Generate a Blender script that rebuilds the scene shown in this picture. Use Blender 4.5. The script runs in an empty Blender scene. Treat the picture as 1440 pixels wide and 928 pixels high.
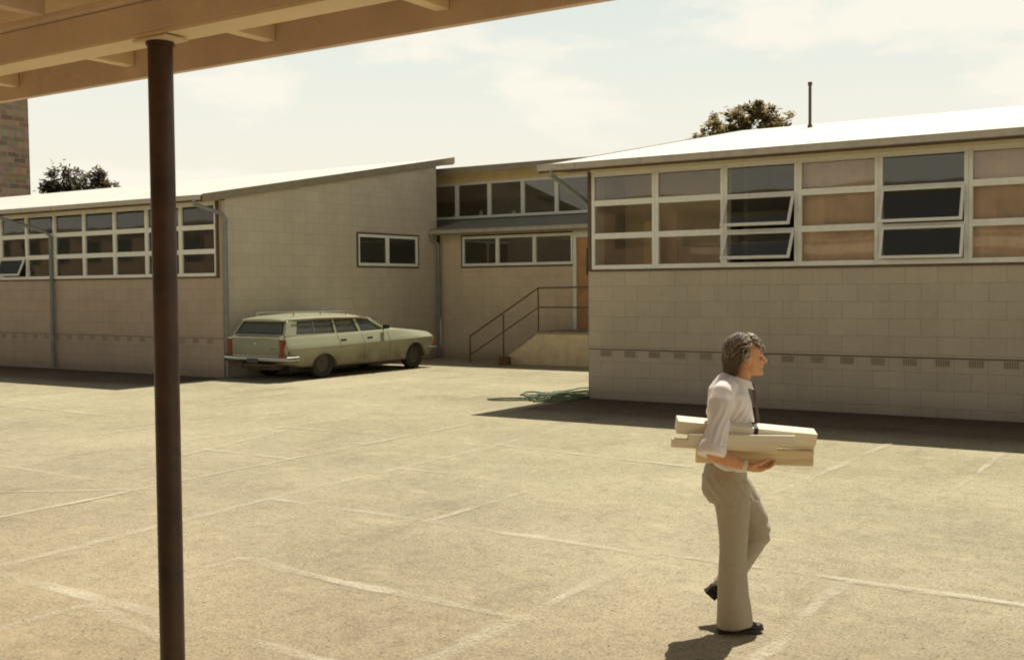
import bpy, bmesh, math, random
from mathutils import Vector, Matrix, noise
random.seed(11)
scene = bpy.context.scene
COL = scene.collection
R = math.radians

# ------------------------------------------------------------------ helpers
def tag(o, label=None, cat=None, group=None, kind=None):
    if label: o['label'] = label
    if cat: o['category'] = cat
    if group: o['group'] = group
    if kind: o['kind'] = kind
    return o

def empty(name, loc=(0, 0, 0), rz=0, label=None, cat=None, group=None):
    o = bpy.data.objects.new(name, None)
    COL.objects.link(o)
    o.location = loc
    o.rotation_euler = (0, 0, rz)
    o.empty_display_size = 0.2
    return tag(o, label, cat, group)

def link(name, me, m=None, parent=None, smooth=None):
    o = bpy.data.objects.new(name, me)
    COL.objects.link(o)
    if m:
        me.materials.clear()
        for x in (m if isinstance(m, (list, tuple)) else [m]):
            me.materials.append(x)
    if parent: o.parent = parent
    if smooth is not None:
        me.polygons.foreach_set('use_smooth', [True] * len(me.polygons))
        if smooth < 179:
            me.set_sharp_from_angle(angle=R(smooth))
        me.update()
    return o

class MB:
    """collects shapes in one bmesh"""
    def __init__(s): s.bm = bmesh.new()
    def box(s, x0, x1, y0, y1, z0, z1, bev=0, mtx=None):
        t = bmesh.new()
        bmesh.ops.create_cube(t, size=1)
        for v in t.verts:
            v.co = Vector(((x0 + x1) / 2 + v.co.x * (x1 - x0), (y0 + y1) / 2 + v.co.y * (y1 - y0), (z0 + z1) / 2 + v.co.z * (z1 - z0)))
        if bev:
            bmesh.ops.bevel(t, geom=list(t.edges), offset=bev, segments=2, profile=0.6, affect='EDGES', clamp_overlap=True)
        if mtx: t.transform(mtx)
        s.join(t)
        return s
    def join(s, t):
        bmesh.ops.recalc_face_normals(t, faces=list(t.faces))
        me = bpy.data.meshes.new('tmp'); t.to_mesh(me); t.free()
        s.bm.from_mesh(me); bpy.data.meshes.remove(me)
    def tube(s, pts, rad, n=10, cap=True):
        """round tube through points; rad a number or a list"""
        P = [Vector(p) for p in pts]
        rr = rad if isinstance(rad, (list, tuple)) else [rad] * len(P)
        t = bmesh.new(); rings = []
        up = None
        for i, p in enumerate(P):
            a = P[max(i - 1, 0)]; b = P[min(i + 1, len(P) - 1)]
            d = (b - a).normalized()
            if up is None:
                up = Vector((0, 0, 1)) if abs(d.z) < .9 else Vector((1, 0, 0))
            x = d.cross(up)
            if x.length < 1e-4: x = d.orthogonal()
            x.normalize(); y = x.cross(d).normalized(); up = y
            rings.append([t.verts.new(p + (x * math.cos(k * 2 * math.pi / n) + y * math.sin(k * 2 * math.pi / n)) * rr[i]) for k in range(n)])
        for i in range(len(P) - 1):
            for k in range(n):
                t.faces.new((rings[i][k], rings[i][(k + 1) % n], rings[i + 1][(k + 1) % n], rings[i + 1][k]))
        if cap:
            t.faces.new(rings[0]); t.faces.new(rings[-1])
        s.join(t)
        return s
    def loft(s, rings, cap=True, closed=True):
        t = bmesh.new()
        V = [[t.verts.new(p) for p in r] for r in rings]
        n = len(V[0])
        for i in range(len(V) - 1):
            for k in range(n if closed else n - 1):
                t.faces.new((V[i][k], V[i][(k + 1) % n], V[i + 1][(k + 1) % n], V[i + 1][k]))
        if cap and closed:
            t.faces.new(V[0]); t.faces.new(V[-1])
        s.join(t)
        return s
    def ball(s, c, r, u=14, v=10, mtx=None):
        t = bmesh.new()
        bmesh.ops.create_uvsphere(t, u_segments=u, v_segments=v, radius=1)
        rr = r if isinstance(r, (tuple, list)) else (r, r, r)
        for q in t.verts: q.co = Vector((q.co.x * rr[0], q.co.y * rr[1], q.co.z * rr[2]))
        if mtx: t.transform(mtx)
        for q in t.verts: q.co += Vector(c)
        s.join(t)
        return s
    def plate(s, outer, holes, thick, fn):
        """flat plate with holes in (a,b), extruded by thick, mapped by fn(a,b,n)"""
        cu = bpy.data.curves.new('c', 'CURVE'); cu.dimensions = '2D'; cu.fill_mode = 'BOTH'
        cu.extrude = thick / 2
        for poly in [outer] + list(holes):
            sp = cu.splines.new('POLY'); sp.points.add(len(poly) - 1); sp.use_cyclic_u = True
            for p, (a, b) in zip(sp.points, poly): p.co = (a, b, 0, 1)
        o = bpy.data.objects.new('c', cu); COL.objects.link(o)
        dg = bpy.context.evaluated_depsgraph_get(); dg.update()
        me = bpy.data.meshes.new_from_object(o.evaluated_get(dg))
        t = bmesh.new(); t.from_mesh(me)
        bpy.data.objects.remove(o); bpy.data.curves.remove(cu); bpy.data.meshes.remove(me)
        bmesh.ops.remove_doubles(t, verts=list(t.verts), dist=1e-5)
        for v in t.verts: v.co = Vector(fn(v.co.x, v.co.y, v.co.z))
        s.join(t)
        return s
    def build(s, name, m=None, parent=None, smooth=None, loc=None):
        me = bpy.data.meshes.new(name)
        if loc is not None: bmesh.ops.translate(s.bm, verts=list(s.bm.verts), vec=-Vector(loc))
        s.bm.to_mesh(me); s.bm.free()
        o = link(name, me, m, parent, smooth)
        if loc is not None: o.location = loc
        return o

def evaluated(me, mods):
    o = bpy.data.objects.new('tmp', me); COL.objects.link(o)
    for kind, kw in mods:
        md = o.modifiers.new(kind, kind)
        for k, v in kw.items(): setattr(md, k, v)
    dg = bpy.context.evaluated_depsgraph_get(); dg.update()
    r = bpy.data.meshes.new_from_object(o.evaluated_get(dg))
    bpy.data.objects.remove(o)
    return r

def remeshed(mb, voxel, it=4, fac=.5):
    me = bpy.data.meshes.new('t'); mb.bm.to_mesh(me); mb.bm.free()
    return evaluated(me, [('REMESH', dict(mode='VOXEL', voxel_size=voxel)), ('SMOOTH', dict(factor=fac, iterations=it))])

# ------------------------------------------------------------------ materials
MATS = {}
def nt(m): return m.node_tree.nodes, m.node_tree.links
def mat(name, col, rough=.6, var=.12, scale=6., bump=0., bscale=40., metal=0., spec=.5, dirt=0.):
    """plain procedural paint / cloth / metal with noise variation in tone and relief"""
    if name in MATS: return MATS[name]
    m = bpy.data.materials.new(name); m.use_nodes = True
    N, L = nt(m); b = N['Principled BSDF']
    tc = N.new('ShaderNodeTexCoord')
    n1 = N.new('ShaderNodeTexNoise'); n1.inputs['Scale'].default_value = scale; n1.inputs['Detail'].default_value = 6; n1.inputs['Roughness'].default_value = .65
    L.new(tc.outputs['Object'], n1.inputs['Vector'])
    rp = N.new('ShaderNodeValToRGB')
    rp.color_ramp.elements[0].position = .3; rp.color_ramp.elements[1].position = .7
    c = Vector(col)
    rp.color_ramp.elements[0].color = (*(c * (1 - var)), 1); rp.color_ramp.elements[1].color = (*(c * (1 + var)), 1)
    L.new(n1.outputs['Fac'], rp.inputs['Fac'])
    out = rp.outputs['Color']
    L.new(out, b.inputs['Base Color'])
    b.inputs['Roughness'].default_value = rough; b.inputs['Metallic'].default_value = metal
    b.inputs['Specular IOR Level'].default_value = spec
    if bump:
        n2 = N.new('ShaderNodeTexNoise'); n2.inputs['Scale'].default_value = bscale; n2.inputs['Detail'].default_value = 5
        L.new(tc.outputs['Object'], n2.inputs['Vector'])
        bp = N.new('ShaderNodeBump'); bp.inputs['Strength'].default_value = bump; bp.inputs['Distance'].default_value = .02
        L.new(n2.outputs['Fac'], bp.inputs['Height']); L.new(bp.outputs['Normal'], b.inputs['Normal'])
    MATS[name] = m
    return m

def block_wall(name, col, mortar, off=.135, contrast=.1, bw=.475, bh=.267, shift=0.):
    m = bpy.data.materials.new(name); m.use_nodes = True
    N, L = nt(m); b = N['Principled BSDF']
    tc = N.new('ShaderNodeTexCoord'); sp = N.new('ShaderNodeSeparateXYZ'); L.new(tc.outputs['Object'], sp.inputs[0])
    ad = N.new('ShaderNodeMath'); ad.operation = 'ADD'; L.new(sp.outputs['X'], ad.inputs[0]); L.new(sp.outputs['Y'], ad.inputs[1])
    ad2 = N.new('ShaderNodeMath'); ad2.operation = 'ADD'; L.new(ad.outputs[0], ad2.inputs[0]); ad2.inputs[1].default_value = 100 * bw + shift
    az = N.new('ShaderNodeMath'); az.operation = 'ADD'; L.new(sp.outputs['Z'], az.inputs[0]); az.inputs[1].default_value = 20 * bh - off
    cb = N.new('ShaderNodeCombineXYZ'); L.new(ad2.outputs[0], cb.inputs[0]); L.new(az.outputs[0], cb.inputs[1])
    # slightly wavy joints
    nw = N.new('ShaderNodeTexNoise'); nw.inputs['Scale'].default_value = 3.; L.new(tc.outputs['Object'], nw.inputs['Vector'])
    sb = N.new('ShaderNodeVectorMath'); sb.operation = 'SUBTRACT'; L.new(nw.outputs['Color'], sb.inputs[0]); sb.inputs[1].default_value = (.5, .5, .5)
    sc = N.new('ShaderNodeVectorMath'); sc.operation = 'SCALE'; L.new(sb.outputs[0], sc.inputs[0]); sc.inputs['Scale'].default_value = .012
    va = N.new('ShaderNodeVectorMath'); va.operation = 'ADD'; L.new(cb.outputs[0], va.inputs[0]); L.new(sc.outputs[0], va.inputs[1])
    br = N.new('ShaderNodeTexBrick'); L.new(va.outputs[0], br.inputs['Vector'])
    br.inputs['Scale'].default_value = 1; br.inputs['Brick Width'].default_value = bw; br.inputs['Row Height'].default_value = bh
    br.inputs['Mortar Size'].default_value = .007; br.inputs['Mortar Smooth'].default_value = .6; br.inputs['Bias'].default_value = -.1
    c = Vector(col)
    br.inputs['Color1'].default_value = (*(c * (1 - contrast)), 1); br.inputs['Color2'].default_value = (*(c * (1 + contrast)), 1)
    br.inputs['Mortar'].default_value = (*mortar, 1)
    # blotchy weathering + vertical streaks
    n1 = N.new('ShaderNodeTexNoise'); n1.inputs['Scale'].default_value = 1.1; n1.inputs['Detail'].default_value = 9; n1.inputs['Roughness'].default_value = .7
    L.new(tc.outputs['Object'], n1.inputs['Vector'])
    mp = N.new('ShaderNodeMapping'); mp.inputs['Scale'].default_value = (5, 5, .35); L.new(tc.outputs['Object'], mp.inputs[0])
    n3 = N.new('ShaderNodeTexNoise'); n3.inputs['Scale'].default_value = 1.; n3.inputs['Detail'].default_value = 5; L.new(mp.outputs[0], n3.inputs['Vector'])
    n4 = N.new('ShaderNodeTexNoise'); n4.inputs['Scale'].default_value = 38.; n4.inputs['Detail'].default_value = 4; L.new(tc.outputs['Object'], n4.inputs['Vector'])
    def mr(src, a, c_, lo, hi):
        q = N.new('ShaderNodeMapRange'); L.new(src, q.inputs[0]); q.inputs[1].default_value = a; q.inputs[2].default_value = c_
        q.inputs[3].default_value = lo; q.inputs[4].default_value = hi; return q.outputs[0]
    def mul(a, c_):
        q = N.new('ShaderNodeMath'); q.operation = 'MULTIPLY'; L.new(a, q.inputs[0]); L.new(c_, q.inputs[1]); return q.outputs[0]
    f = mul(mr(n1.outputs['Fac'], .3, .7, .92, 1.07), mr(n3.outputs['Fac'], .35, .7, .97, 1.02))
    f = mul(f, mr(n4.outputs['Fac'], .3, .7, .93, 1.06))
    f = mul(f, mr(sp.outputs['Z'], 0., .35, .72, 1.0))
    ml = N.new('ShaderNodeVectorMath'); ml.operation = 'SCALE'; L.new(br.outputs['Color'], ml.inputs[0]); L.new(f, ml.inputs['Scale'])
    L.new(ml.outputs[0], b.inputs['Base Color'])
    b.inputs['Roughness'].default_value = .9; b.inputs['Specular IOR Level'].default_value = .2
    sub = N.new('ShaderNodeMath'); sub.operation = 'MULTIPLY_ADD'; L.new(br.outputs['Fac'], sub.inputs[0]); sub.inputs[1].default_value = -1.
    q = N.new('ShaderNodeMath'); q.operation = 'MULTIPLY'; L.new(n4.outputs['Fac'], q.inputs[0]); q.inputs[1].default_value = .5
    L.new(q.outputs[0], sub.inputs[2])
    bp = N.new('ShaderNodeBump'); bp.inputs['Strength'].default_value = .35; bp.inputs['Distance'].default_value = .012
    L.new(sub.outputs[0], bp.inputs['Height']); L.new(bp.outputs['Normal'], b.inputs['Normal'])
    return m

def asphalt():
    m = bpy.data.materials.new('worn asphalt'); m.use_nodes = True
    N, L = nt(m); b = N['Principled BSDF']; tc = N.new('ShaderNodeTexCoord')
    def nz(scale, det=6, rough=.6, stretch=None):
        n = N.new('ShaderNodeTexNoise'); n.inputs['Scale'].default_value = scale; n.inputs['Detail'].default_value = det; n.inputs['Roughness'].default_value = rough
        if stretch:
            mp = N.new('ShaderNodeMapping'); mp.inputs['Scale'].default_value = stretch; mp.inputs['Rotation'].default_value = (0, 0, .5)
            L.new(tc.outputs['Object'], mp.inputs[0]); L.new(mp.outputs[0], n.inputs['Vector'])
        else: L.new(tc.outputs['Object'], n.inputs['Vector'])
        return n.outputs['Fac']
    def ramp(src, stops):
        r = N.new('ShaderNodeValToRGB'); el = r.color_ramp.elements
        while len(el) > 1: el.remove(el[-1])
        el[0].position = stops[0][0]; el[0].color = (*stops[0][1], 1)
        for p, c in stops[1:]:
            e = el.new(p); e.color = (*c, 1)
        L.new(src, r.inputs['Fac']); return r.outputs['Color']
    def mix(kind, a, c, fac):
        x = N.new('ShaderNodeMix'); x.data_type = 'RGBA'; x.blend_type = kind
        L.new(a, x.inputs[6]); L.new(c, x.inputs[7])
        if isinstance(fac, float): x.inputs[0].default_value = fac
        else: L.new(fac, x.inputs[0])
        return x.outputs[2]
    base = ramp(nz(.35, 8, .62), [(.3, (.375, .343, .248)), (.5, (.455, .416, .30)), (.7, (.54, .495, .362))])
    grain = ramp(nz(58, 3, .75), [(.30, (.30, .27, .25)), (.42, (.78, .76, .74)), (.54, (1.0, 1.0, .98)), (.72, (1.38, 1.36, 1.28))])
    c = mix('MULTIPLY', base, grain, .85)
    sp = ramp(nz(19, 5, .8), [(.30, (.50, .47, .45)), (.44, (.94, .93, .92)), (.55, (1, 1, 1)), (.7, (1.22, 1.2, 1.14))])
    c = mix('MULTIPLY', c, sp, .7)
    c = mix('MULTIPLY', c, ramp(nz(6.5, 6, .7), [(.30, (.80, .785, .77)), (.5, (1, 1, 1)), (.70, (1.10, 1.09, 1.06))]), .9)
    pits = ramp(nz(33, 2, .5), [(.30, (.42, .38, .36)), (.37, (1, 1, 1))])
    c = mix('MULTIPLY', c, pits, .9)
    chips = ramp(nz(41, 2, .5), [(.66, (1, 1, 1)), (.72, (1.45, 1.42, 1.36))])
    c = mix('MULTIPLY', c, chips, 1.0)
    worn = ramp(nz(1.3, 9, .75, (1, 1.7, 1)), [(.54, (0, 0, 0)), (.68, (.6, .6, .6))])
    pale = N.new('ShaderNodeRGB'); pale.outputs[0].default_value = (.60, .53, .36, 1)
    sx = N.new('ShaderNodeSeparateColor'); L.new(worn, sx.inputs[0])
    c = mix('MIX', c, pale.outputs[0], sx.outputs[0])
    stain = ramp(nz(.55, 7, .7, (2.2, .8, 1)), [(.28, (.74, .71, .70)), (.46, (1, 1, 1))])
    c = mix('MULTIPLY', c, stain, .9)
    # warmer, pinker towards the veranda; building shadow deepened in the colour along the walls
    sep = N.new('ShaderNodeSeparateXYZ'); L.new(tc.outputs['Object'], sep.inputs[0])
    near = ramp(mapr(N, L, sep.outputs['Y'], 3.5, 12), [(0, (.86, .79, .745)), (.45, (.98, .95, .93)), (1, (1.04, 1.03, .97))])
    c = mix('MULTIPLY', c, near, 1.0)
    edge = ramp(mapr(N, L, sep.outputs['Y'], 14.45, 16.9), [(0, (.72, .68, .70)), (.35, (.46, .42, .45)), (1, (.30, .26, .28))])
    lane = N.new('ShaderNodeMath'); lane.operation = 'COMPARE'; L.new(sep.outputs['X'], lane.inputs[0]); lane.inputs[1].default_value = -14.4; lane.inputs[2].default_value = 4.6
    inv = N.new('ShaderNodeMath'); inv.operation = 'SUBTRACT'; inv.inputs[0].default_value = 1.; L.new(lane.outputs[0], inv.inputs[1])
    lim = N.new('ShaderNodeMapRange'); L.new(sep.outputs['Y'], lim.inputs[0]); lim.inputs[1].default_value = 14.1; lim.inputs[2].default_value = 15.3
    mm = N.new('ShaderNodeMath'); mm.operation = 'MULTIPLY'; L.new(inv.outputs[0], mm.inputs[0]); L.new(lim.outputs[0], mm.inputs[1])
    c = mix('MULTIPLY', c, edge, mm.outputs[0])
    L.new(c, b.inputs['Base Color'])
    b.inputs['Roughness'].default_value = .93; b.inputs['Specular IOR Level'].default_value = .15
    bp = N.new('ShaderNodeBump'); bp.inputs['Strength'].default_value = .55; bp.inputs['Distance'].default_value = .01
    L.new(nz(60, 5, .7), bp.inputs['Height']); L.new(bp.outputs['Normal'], b.inputs['Normal'])
    return m

def mapr(N, L, src, a, c):
    q = N.new('ShaderNodeMapRange'); L.new(src, q.inputs[0]); q.inputs[1].default_value = a; q.inputs[2].default_value = c
    return q.outputs[0]

def worn_paint():
    m = bpy.data.materials.new('worn white line paint'); m.use_nodes = True
    N, L = nt(m); b = N['Principled BSDF']; tc = N.new('ShaderNodeTexCoord')
    b.inputs['Base Color'].default_value = (.72, .66, .50, 1); b.inputs['Roughness'].default_value = .9
    n = N.new('ShaderNodeTexNoise'); n.inputs['Scale'].default_value = 1.3; n.inputs['Detail'].default_value = 3; L.new(tc.outputs['Object'], n.inputs['Vector'])
    n2 = N.new('ShaderNodeTexNoise'); n2.inputs['Scale'].default_value = 45; n2.inputs['Detail'].default_value = 6; n2.inputs['Roughness'].default_value = .75; L.new(tc.outputs['Object'], n2.inputs['Vector'])
    ad = N.new('ShaderNodeMath'); ad.operation = 'MULTIPLY_ADD'; L.new(n.outputs['Fac'], ad.inputs[0]); ad.inputs[1].default_value = .9; L.new(n2.outputs['Fac'], ad.inputs[2])
    # soft edges: a colour layer stores 0 at the rim, 1 along the middle
    at = N.new('ShaderNodeVertexColor'); at.layer_name = 'core'
    sc = N.new('ShaderNodeSeparateColor'); L.new(at.outputs['Color'], sc.inputs[0])
    q = N.new('ShaderNodeMapRange'); L.new(ad.outputs[0], q.inputs[0]); q.inputs[1].default_value = .80; q.inputs[2].default_value = 1.25
    q.inputs[3].default_value = 0; q.inputs[4].default_value = .88
    mu = N.new('ShaderNodeMath'); mu.operation = 'MULTIPLY'; L.new(q.outputs[0], mu.inputs[0]); L.new(sc.outputs[0], mu.inputs[1])
    L.new(mu.outputs[0], b.inputs['Alpha'])
    return m

def glass(name, tint=(.8, .85, .82), refl=1.0, rough=.02, dust=.035):
    m = bpy.data.materials.new(name); m.use_nodes = True
    N, L = nt(m); N.remove(N['Principled BSDF'])
    out = N['Material Output']
    tr = N.new('ShaderNodeBsdfTransparent'); tr.inputs[0].default_value = (*tint, 1)
    gl = N.new('ShaderNodeBsdfGlossy'); gl.inputs['Roughness'].default_value = rough; gl.inputs[0].default_value = (1, 1, 1, 1)
    fr = N.new('ShaderNodeFresnel'); fr.inputs[0].default_value = 1.5
    tc = N.new('ShaderNodeTexCoord')
    n = N.new('ShaderNodeTexNoise'); n.inputs['Scale'].default_value = .9; n.inputs['Detail'].default_value = 1; L.new(tc.outputs['Object'], n.inputs['Vector'])
    bp = N.new('ShaderNodeBump'); bp.inputs['Strength'].default_value = .07; bp.inputs['Distance'].default_value = .05
    L.new(n.outputs['Fac'], bp.inputs['Height']); L.new(bp.outputs['Normal'], gl.inputs['Normal'])
    mu = N.new('ShaderNodeMath'); mu.operation = 'MULTIPLY'; mu.use_clamp = True; L.new(fr.outputs[0], mu.inputs[0]); mu.inputs[1].default_value = refl
    mx = N.new('ShaderNodeMixShader'); L.new(mu.outputs[0], mx.inputs[0]); L.new(tr.outputs[0], mx.inputs[1]); L.new(gl.outputs[0], mx.inputs[2])
    df = N.new('ShaderNodeBsdfDiffuse'); df.inputs[0].default_value = (.50, .50, .42, 1)
    m2 = N.new('ShaderNodeMixShader'); m2.inputs[0].default_value = dust; L.new(mx.outputs[0], m2.inputs[1]); L.new(df.outputs[0], m2.inputs[2])
    L.new(m2.outputs[0], out.inputs['Surface'])
    return m

def corrugated(name, col, along='X', pitch=.076, rough=.5):
    m = bpy.data.materials.new(name); m.use_nodes = True
    N, L = nt(m); b = N['Principled BSDF']; tc = N.new('ShaderNodeTexCoord')
    wv = N.new('ShaderNodeTexWave'); wv.bands_direction = along; wv.inputs['Scale'].default_value = 2 * math.pi / pitch / 20
    L.new(tc.outputs['Object'], wv.inputs['Vector'])
    n = N.new('ShaderNodeTexNoise'); n.inputs['Scale'].default_value = 1.2; n.inputs['Detail'].default_value = 8; L.new(tc.outputs['Object'], n.inputs['Vector'])
    rp = N.new('ShaderNodeValToRGB'); c = Vector(col)
    rp.color_ramp.elements[0].position = .3; rp.color_ramp.elements[0].color = (*(c * .86), 1)
    rp.color_ramp.elements[1].position = .7; rp.color_ramp.elements[1].color = (*(c * 1.06), 1)
    L.new(n.outputs['Fac'], rp.inputs[0]); L.new(rp.outputs[0], b.inputs['Base Color'])
    b.inputs['Roughness'].default_value = rough
    bp = N.new('ShaderNodeBump'); bp.inputs['Strength'].default_value = .5; bp.inputs['Distance'].default_value = .02
    L.new(wv.outputs['Fac'], bp.inputs['Height']); L.new(bp.outputs['Normal'], b.inputs['Normal'])
    return m

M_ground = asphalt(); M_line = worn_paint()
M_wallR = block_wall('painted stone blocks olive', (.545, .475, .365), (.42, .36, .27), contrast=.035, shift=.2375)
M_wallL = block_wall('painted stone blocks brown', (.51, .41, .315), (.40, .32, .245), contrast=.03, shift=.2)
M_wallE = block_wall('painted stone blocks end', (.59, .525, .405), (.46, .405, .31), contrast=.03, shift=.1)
M_wallC = block_wall('painted stone blocks centre', (.68, .565, .41), (.565, .465, .335), contrast=.03, shift=.3)  # even base tone of the centre block
M_wallB = block_wall('brown brick', (.32, .19, .11), (.36, .28, .2), contrast=.15, bw=.24, bh=.086)
M_roof = corrugated('pale roof sheet', (.84, .80, .71))
M_roofgrey = corrugated('grey roof sheet', (.34, .33, .29))
M_white = mat('white window paint', (.83, .83, .75), .5, .07, 9, .08, 60)
M_cream = mat('cream timber paint', (.76, .67, .46), .55, .08, 7, .1, 50)
M_brown = mat('brown timber trim', (.115, .078, .045), .6, .18, 8, .12, 50)
M_barge = mat('grey brown barge board', (.27, .225, .145), .65, .12, 4, .1, 40)
M_gutter = mat('weathered grey gutter', (.46, .415, .335), .55, .14, 5, .08, 40)
M_pipe = mat('blue grey downpipe paint', (.22, .235, .225), .5, .14, 5, .06, 40)
M_ceil = mat('room ceiling board', (.5, .46, .38), .8, .05)
M_room = mat('room wall paint', (.30, .235, .15), .8, .1, 2)
M_floor = mat('room floor boards', (.10, .07, .045), .5, .2, 4)
M_tan = mat('tan partition board', (.66, .55, .38), .7, .1, 3)
M_curtain = mat('rust orange curtain cloth', (.86, .68, .53), .9, .14, 3, .2, 90)
M_glass = glass('window glass', (.93, .91, .87), 1.15)
M_flue = mat('rusty flue steel', (.10, .062, .04), .7, .25, 9)
M_ledge = mat('ledge paint', (.56, .48, .34), .85, .12, 3)
M_ventR = mat('vent paint', (.46, .39, .28), .85, .1)
M_ventL = mat('vent paint brown', (.44, .35, .265), .85, .1)
M_shadow_groove = mat('painted groove shadow', (.10, .08, .055), .95, .15)  # dark groove strip, its colour painting the shadow below the ledge
M_dark = mat('black void', (.012, .011, .010), .9, .1)

# facade helpers: u along the wall, n outwards, z up
def front(Y): return lambda u0, u1, n0, n1, z0, z1: (u0, u1, Y - n1, Y - n0, z0, z1)
def side(X): return lambda u0, u1, n0, n1, z0, z1: (X + n0, X + n1, u0, u1, z0, z1)

def window(root, fc, u0, u1, zs, mull=.10, bar=.09, opened=(), name='window', top_mat=None, uhw=None, depth=.035):
    """one bay of stacked panes: frame, panes and sashes that hang open"""
    g = .0015
    a, b = u0 + g, u1 - g
    f = MB(); h = mull / 2
    f.box(*fc(a, a + h, -.05, depth, zs[0] - .03, zs[-1] + .03), bev=.004)
    f.box(*fc(b - h, b, -.05, depth, zs[0] - .03, zs[-1] + .03), bev=.004)
    for i, z in enumerate(zs):
        if i == 0: f.box(*fc(a + h, b - h, -.05, depth + .012, z - .03, z + .045), bev=.004)
        elif i == len(zs) - 1: f.box(*fc(a + h, b - h, -.05, depth - .004, z - .045, z + .03), bev=.004)
        else:
            hb = bar / 2 if (i - 1 not in opened and i not in opened) else bar * .28
            f.box(*fc(a + h, b - h, -.05, depth - .004, z - hb, z + hb), bev=.004)
    w = f.build(name, top_mat or M_white, root)
    for i in range(len(zs) - 1):
        z0, z1 = zs[i], zs[i + 1]
        lo = z0 + (.045 if i == 0 else bar * (.5 if i not in opened and i - 1 not in opened else .28))
        hi = z1 - (.045 if i == len(zs) - 2 else bar * (.5 if i not in opened and i + 1 not in opened else .28))
        if i in opened:
            ang = R(opened[i])
            s = MB(); p = MB(); t = .045; A, B = a + h - .015, b - h + .015; lo2, hi2 = lo - .015, hi + .012
            for q in ((A, A + t, lo2, hi2), (B - t, B, lo2, hi2), (A + t, B - t, lo2, lo2 + t), (A + t, B - t, hi2 - t, hi2)):
                s.box(*fc(q[0], q[1], depth + .004, depth + .038, q[2], q[3]), bev=.004)
            p.box(*fc(A + t, B - t, depth + .018, depth + .022, lo2 + t, hi2 - t))
            # hang from the top rail
            x0, x1, y0, y1, _, _ = fc(A, B, depth + .02, depth + .021, 0, 1)
            piv = Vector(((x0 + x1) / 2, (y0 + y1) / 2, hi2))
            ax = Vector((1, 0, 0)) if abs(x1 - x0) > abs(y1 - y0) else Vector((0, 1, 0))
            rot = Matrix.Translation(piv) @ Matrix.Rotation(-ang if ax.x else ang, 4, ax) @ Matrix.Translation(-piv)
            s.bm.transform(rot); p.bm.transform(rot)
            s.build('sash', M_white, w); p.build('pane', M_glass, w)
        else:
            p = MB(); p.box(*fc(a + h - .01, b - h + .01, -.012, -.008, lo - .01, hi + .01)); p.build('pane', M_glass, w)
    return w

def air_vent(root, fc, u, z0, z1, w, m):
    v = MB()
    v.box(*fc(u - w / 2, u + w / 2, .002, .010, z1 - .012, z1)); v.box(*fc(u - w / 2, u + w / 2, .002, .010, z0, z0 + .012))
    nc, nr = 6, 4
    for i in range(nc + 1):
        x = u - w / 2 + .006 + (w - .012) * i / nc
        v.box(*fc(x - .0075, x + .0075, .002, .009, z0 + .013, z1 - .013))
    for j in range(1, nr):
        z = z0 + (z1 - z0) * j / nr
        v.box(*fc(u - w / 2 + .013, u + w / 2 - .013, .002, .0075, z - .0065, z + .0065))
    o = v.build('air_vent', m, root)
    h = MB(); h.box(*fc(u - w / 2 + .004, u + w / 2 - .004, -.002, .0035, z0 + .004, z1 - .004)); h.build('opening', M_dark, o)

def gutter(root, x0, x1, y_out, ztop, m, hgt=.10, wid=.11, step=1.25):
    g = MB(); t = .008
    g.box(x0, x1, y_out, y_out + t, ztop - hgt, ztop, bev=.003)
    g.box(x0, x1, y_out + t, y_out + wid, ztop - hgt, ztop - hgt + t)
    g.box(x0, x1, y_out - .010, y_out - .001, ztop - .022, ztop + .002, bev=.003)
    g.box(x0 - .004, x0, y_out, y_out + wid, ztop - hgt, ztop); g.box(x1, x1 + .004, y_out, y_out + wid, ztop - hgt, ztop)
    x = x0 + .75
    while x < x1:
        g.box(x - .012, x + .012, y_out - .012, y_out + wid, ztop - hgt - .006, ztop + .004); x += step + random.uniform(-.12, .12)
    return g.build('gutter', m, root)

def slope_roof(root, x0, x1, y0, y1, zfun, th, m, name='roof'):
    r = MB()
    r.loft([[(x0, y0, zfun(y0)), (x0, y1, zfun(y1)), (x0, y1, zfun(y1) - th), (x0, y0, zfun(y0) - th)],
            [(x1, y0, zfun(y0)), (x1, y1, zfun(y1)), (x1, y1, zfun(y1) - th), (x1, y0, zfun(y0) - th)]])
    return r.build(name, m, root)

def barge(root, x0, x1, y0, y1, zfun, top, hgt, m, name='barge_board'):
    b = MB()
    b.loft([[(x0, y0, zfun(y0) + top), (x0, y1, zfun(y1) + top), (x0, y1, zfun(y1) + top - hgt), (x0, y0, zfun(y0) + top - hgt)],
            [(x1, y0, zfun(y0) + top), (x1, y1, zfun(y1) + top), (x1, y1, zfun(y1) + top - hgt), (x1, y0, zfun(y0) + top - hgt)]])
    return b.build(name, m, root)

def curtain(x0, x1, y, z0, z1, label, seed):
    rnd = random.Random(seed); n = 90
    b = MB(); top = []; bot = []
    for i in range(n + 1):
        x = x0 + (x1 - x0) * i / n
        w = .012 * math.sin(i * .42 + rnd.random() * .3) + .014 * math.sin(i * .13 + seed)
        top.append((x, y + w * .7, z1)); bot.append((x + .02 * math.sin(i * .2), y + w, z0))
    b.loft([top, [(p[0] * .5 + q[0] * .5, p[1] * .5 + q[1] * .5, (z0 + z1) / 2) for p, q in zip(top, bot)], bot], cap=False, closed=False)
    o = b.build('curtain', M_curtain, None, smooth=180)
    return tag(o, label, 'curtain')

# ------------------------------------------------------------------ ground
W = 17.26                                      # front plane of the two long classroom blocks
g = MB(); g.box(-500, 500, -300, 700, -.5, 0); tag(g.build('ground', M_ground), kind='structure')

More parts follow.
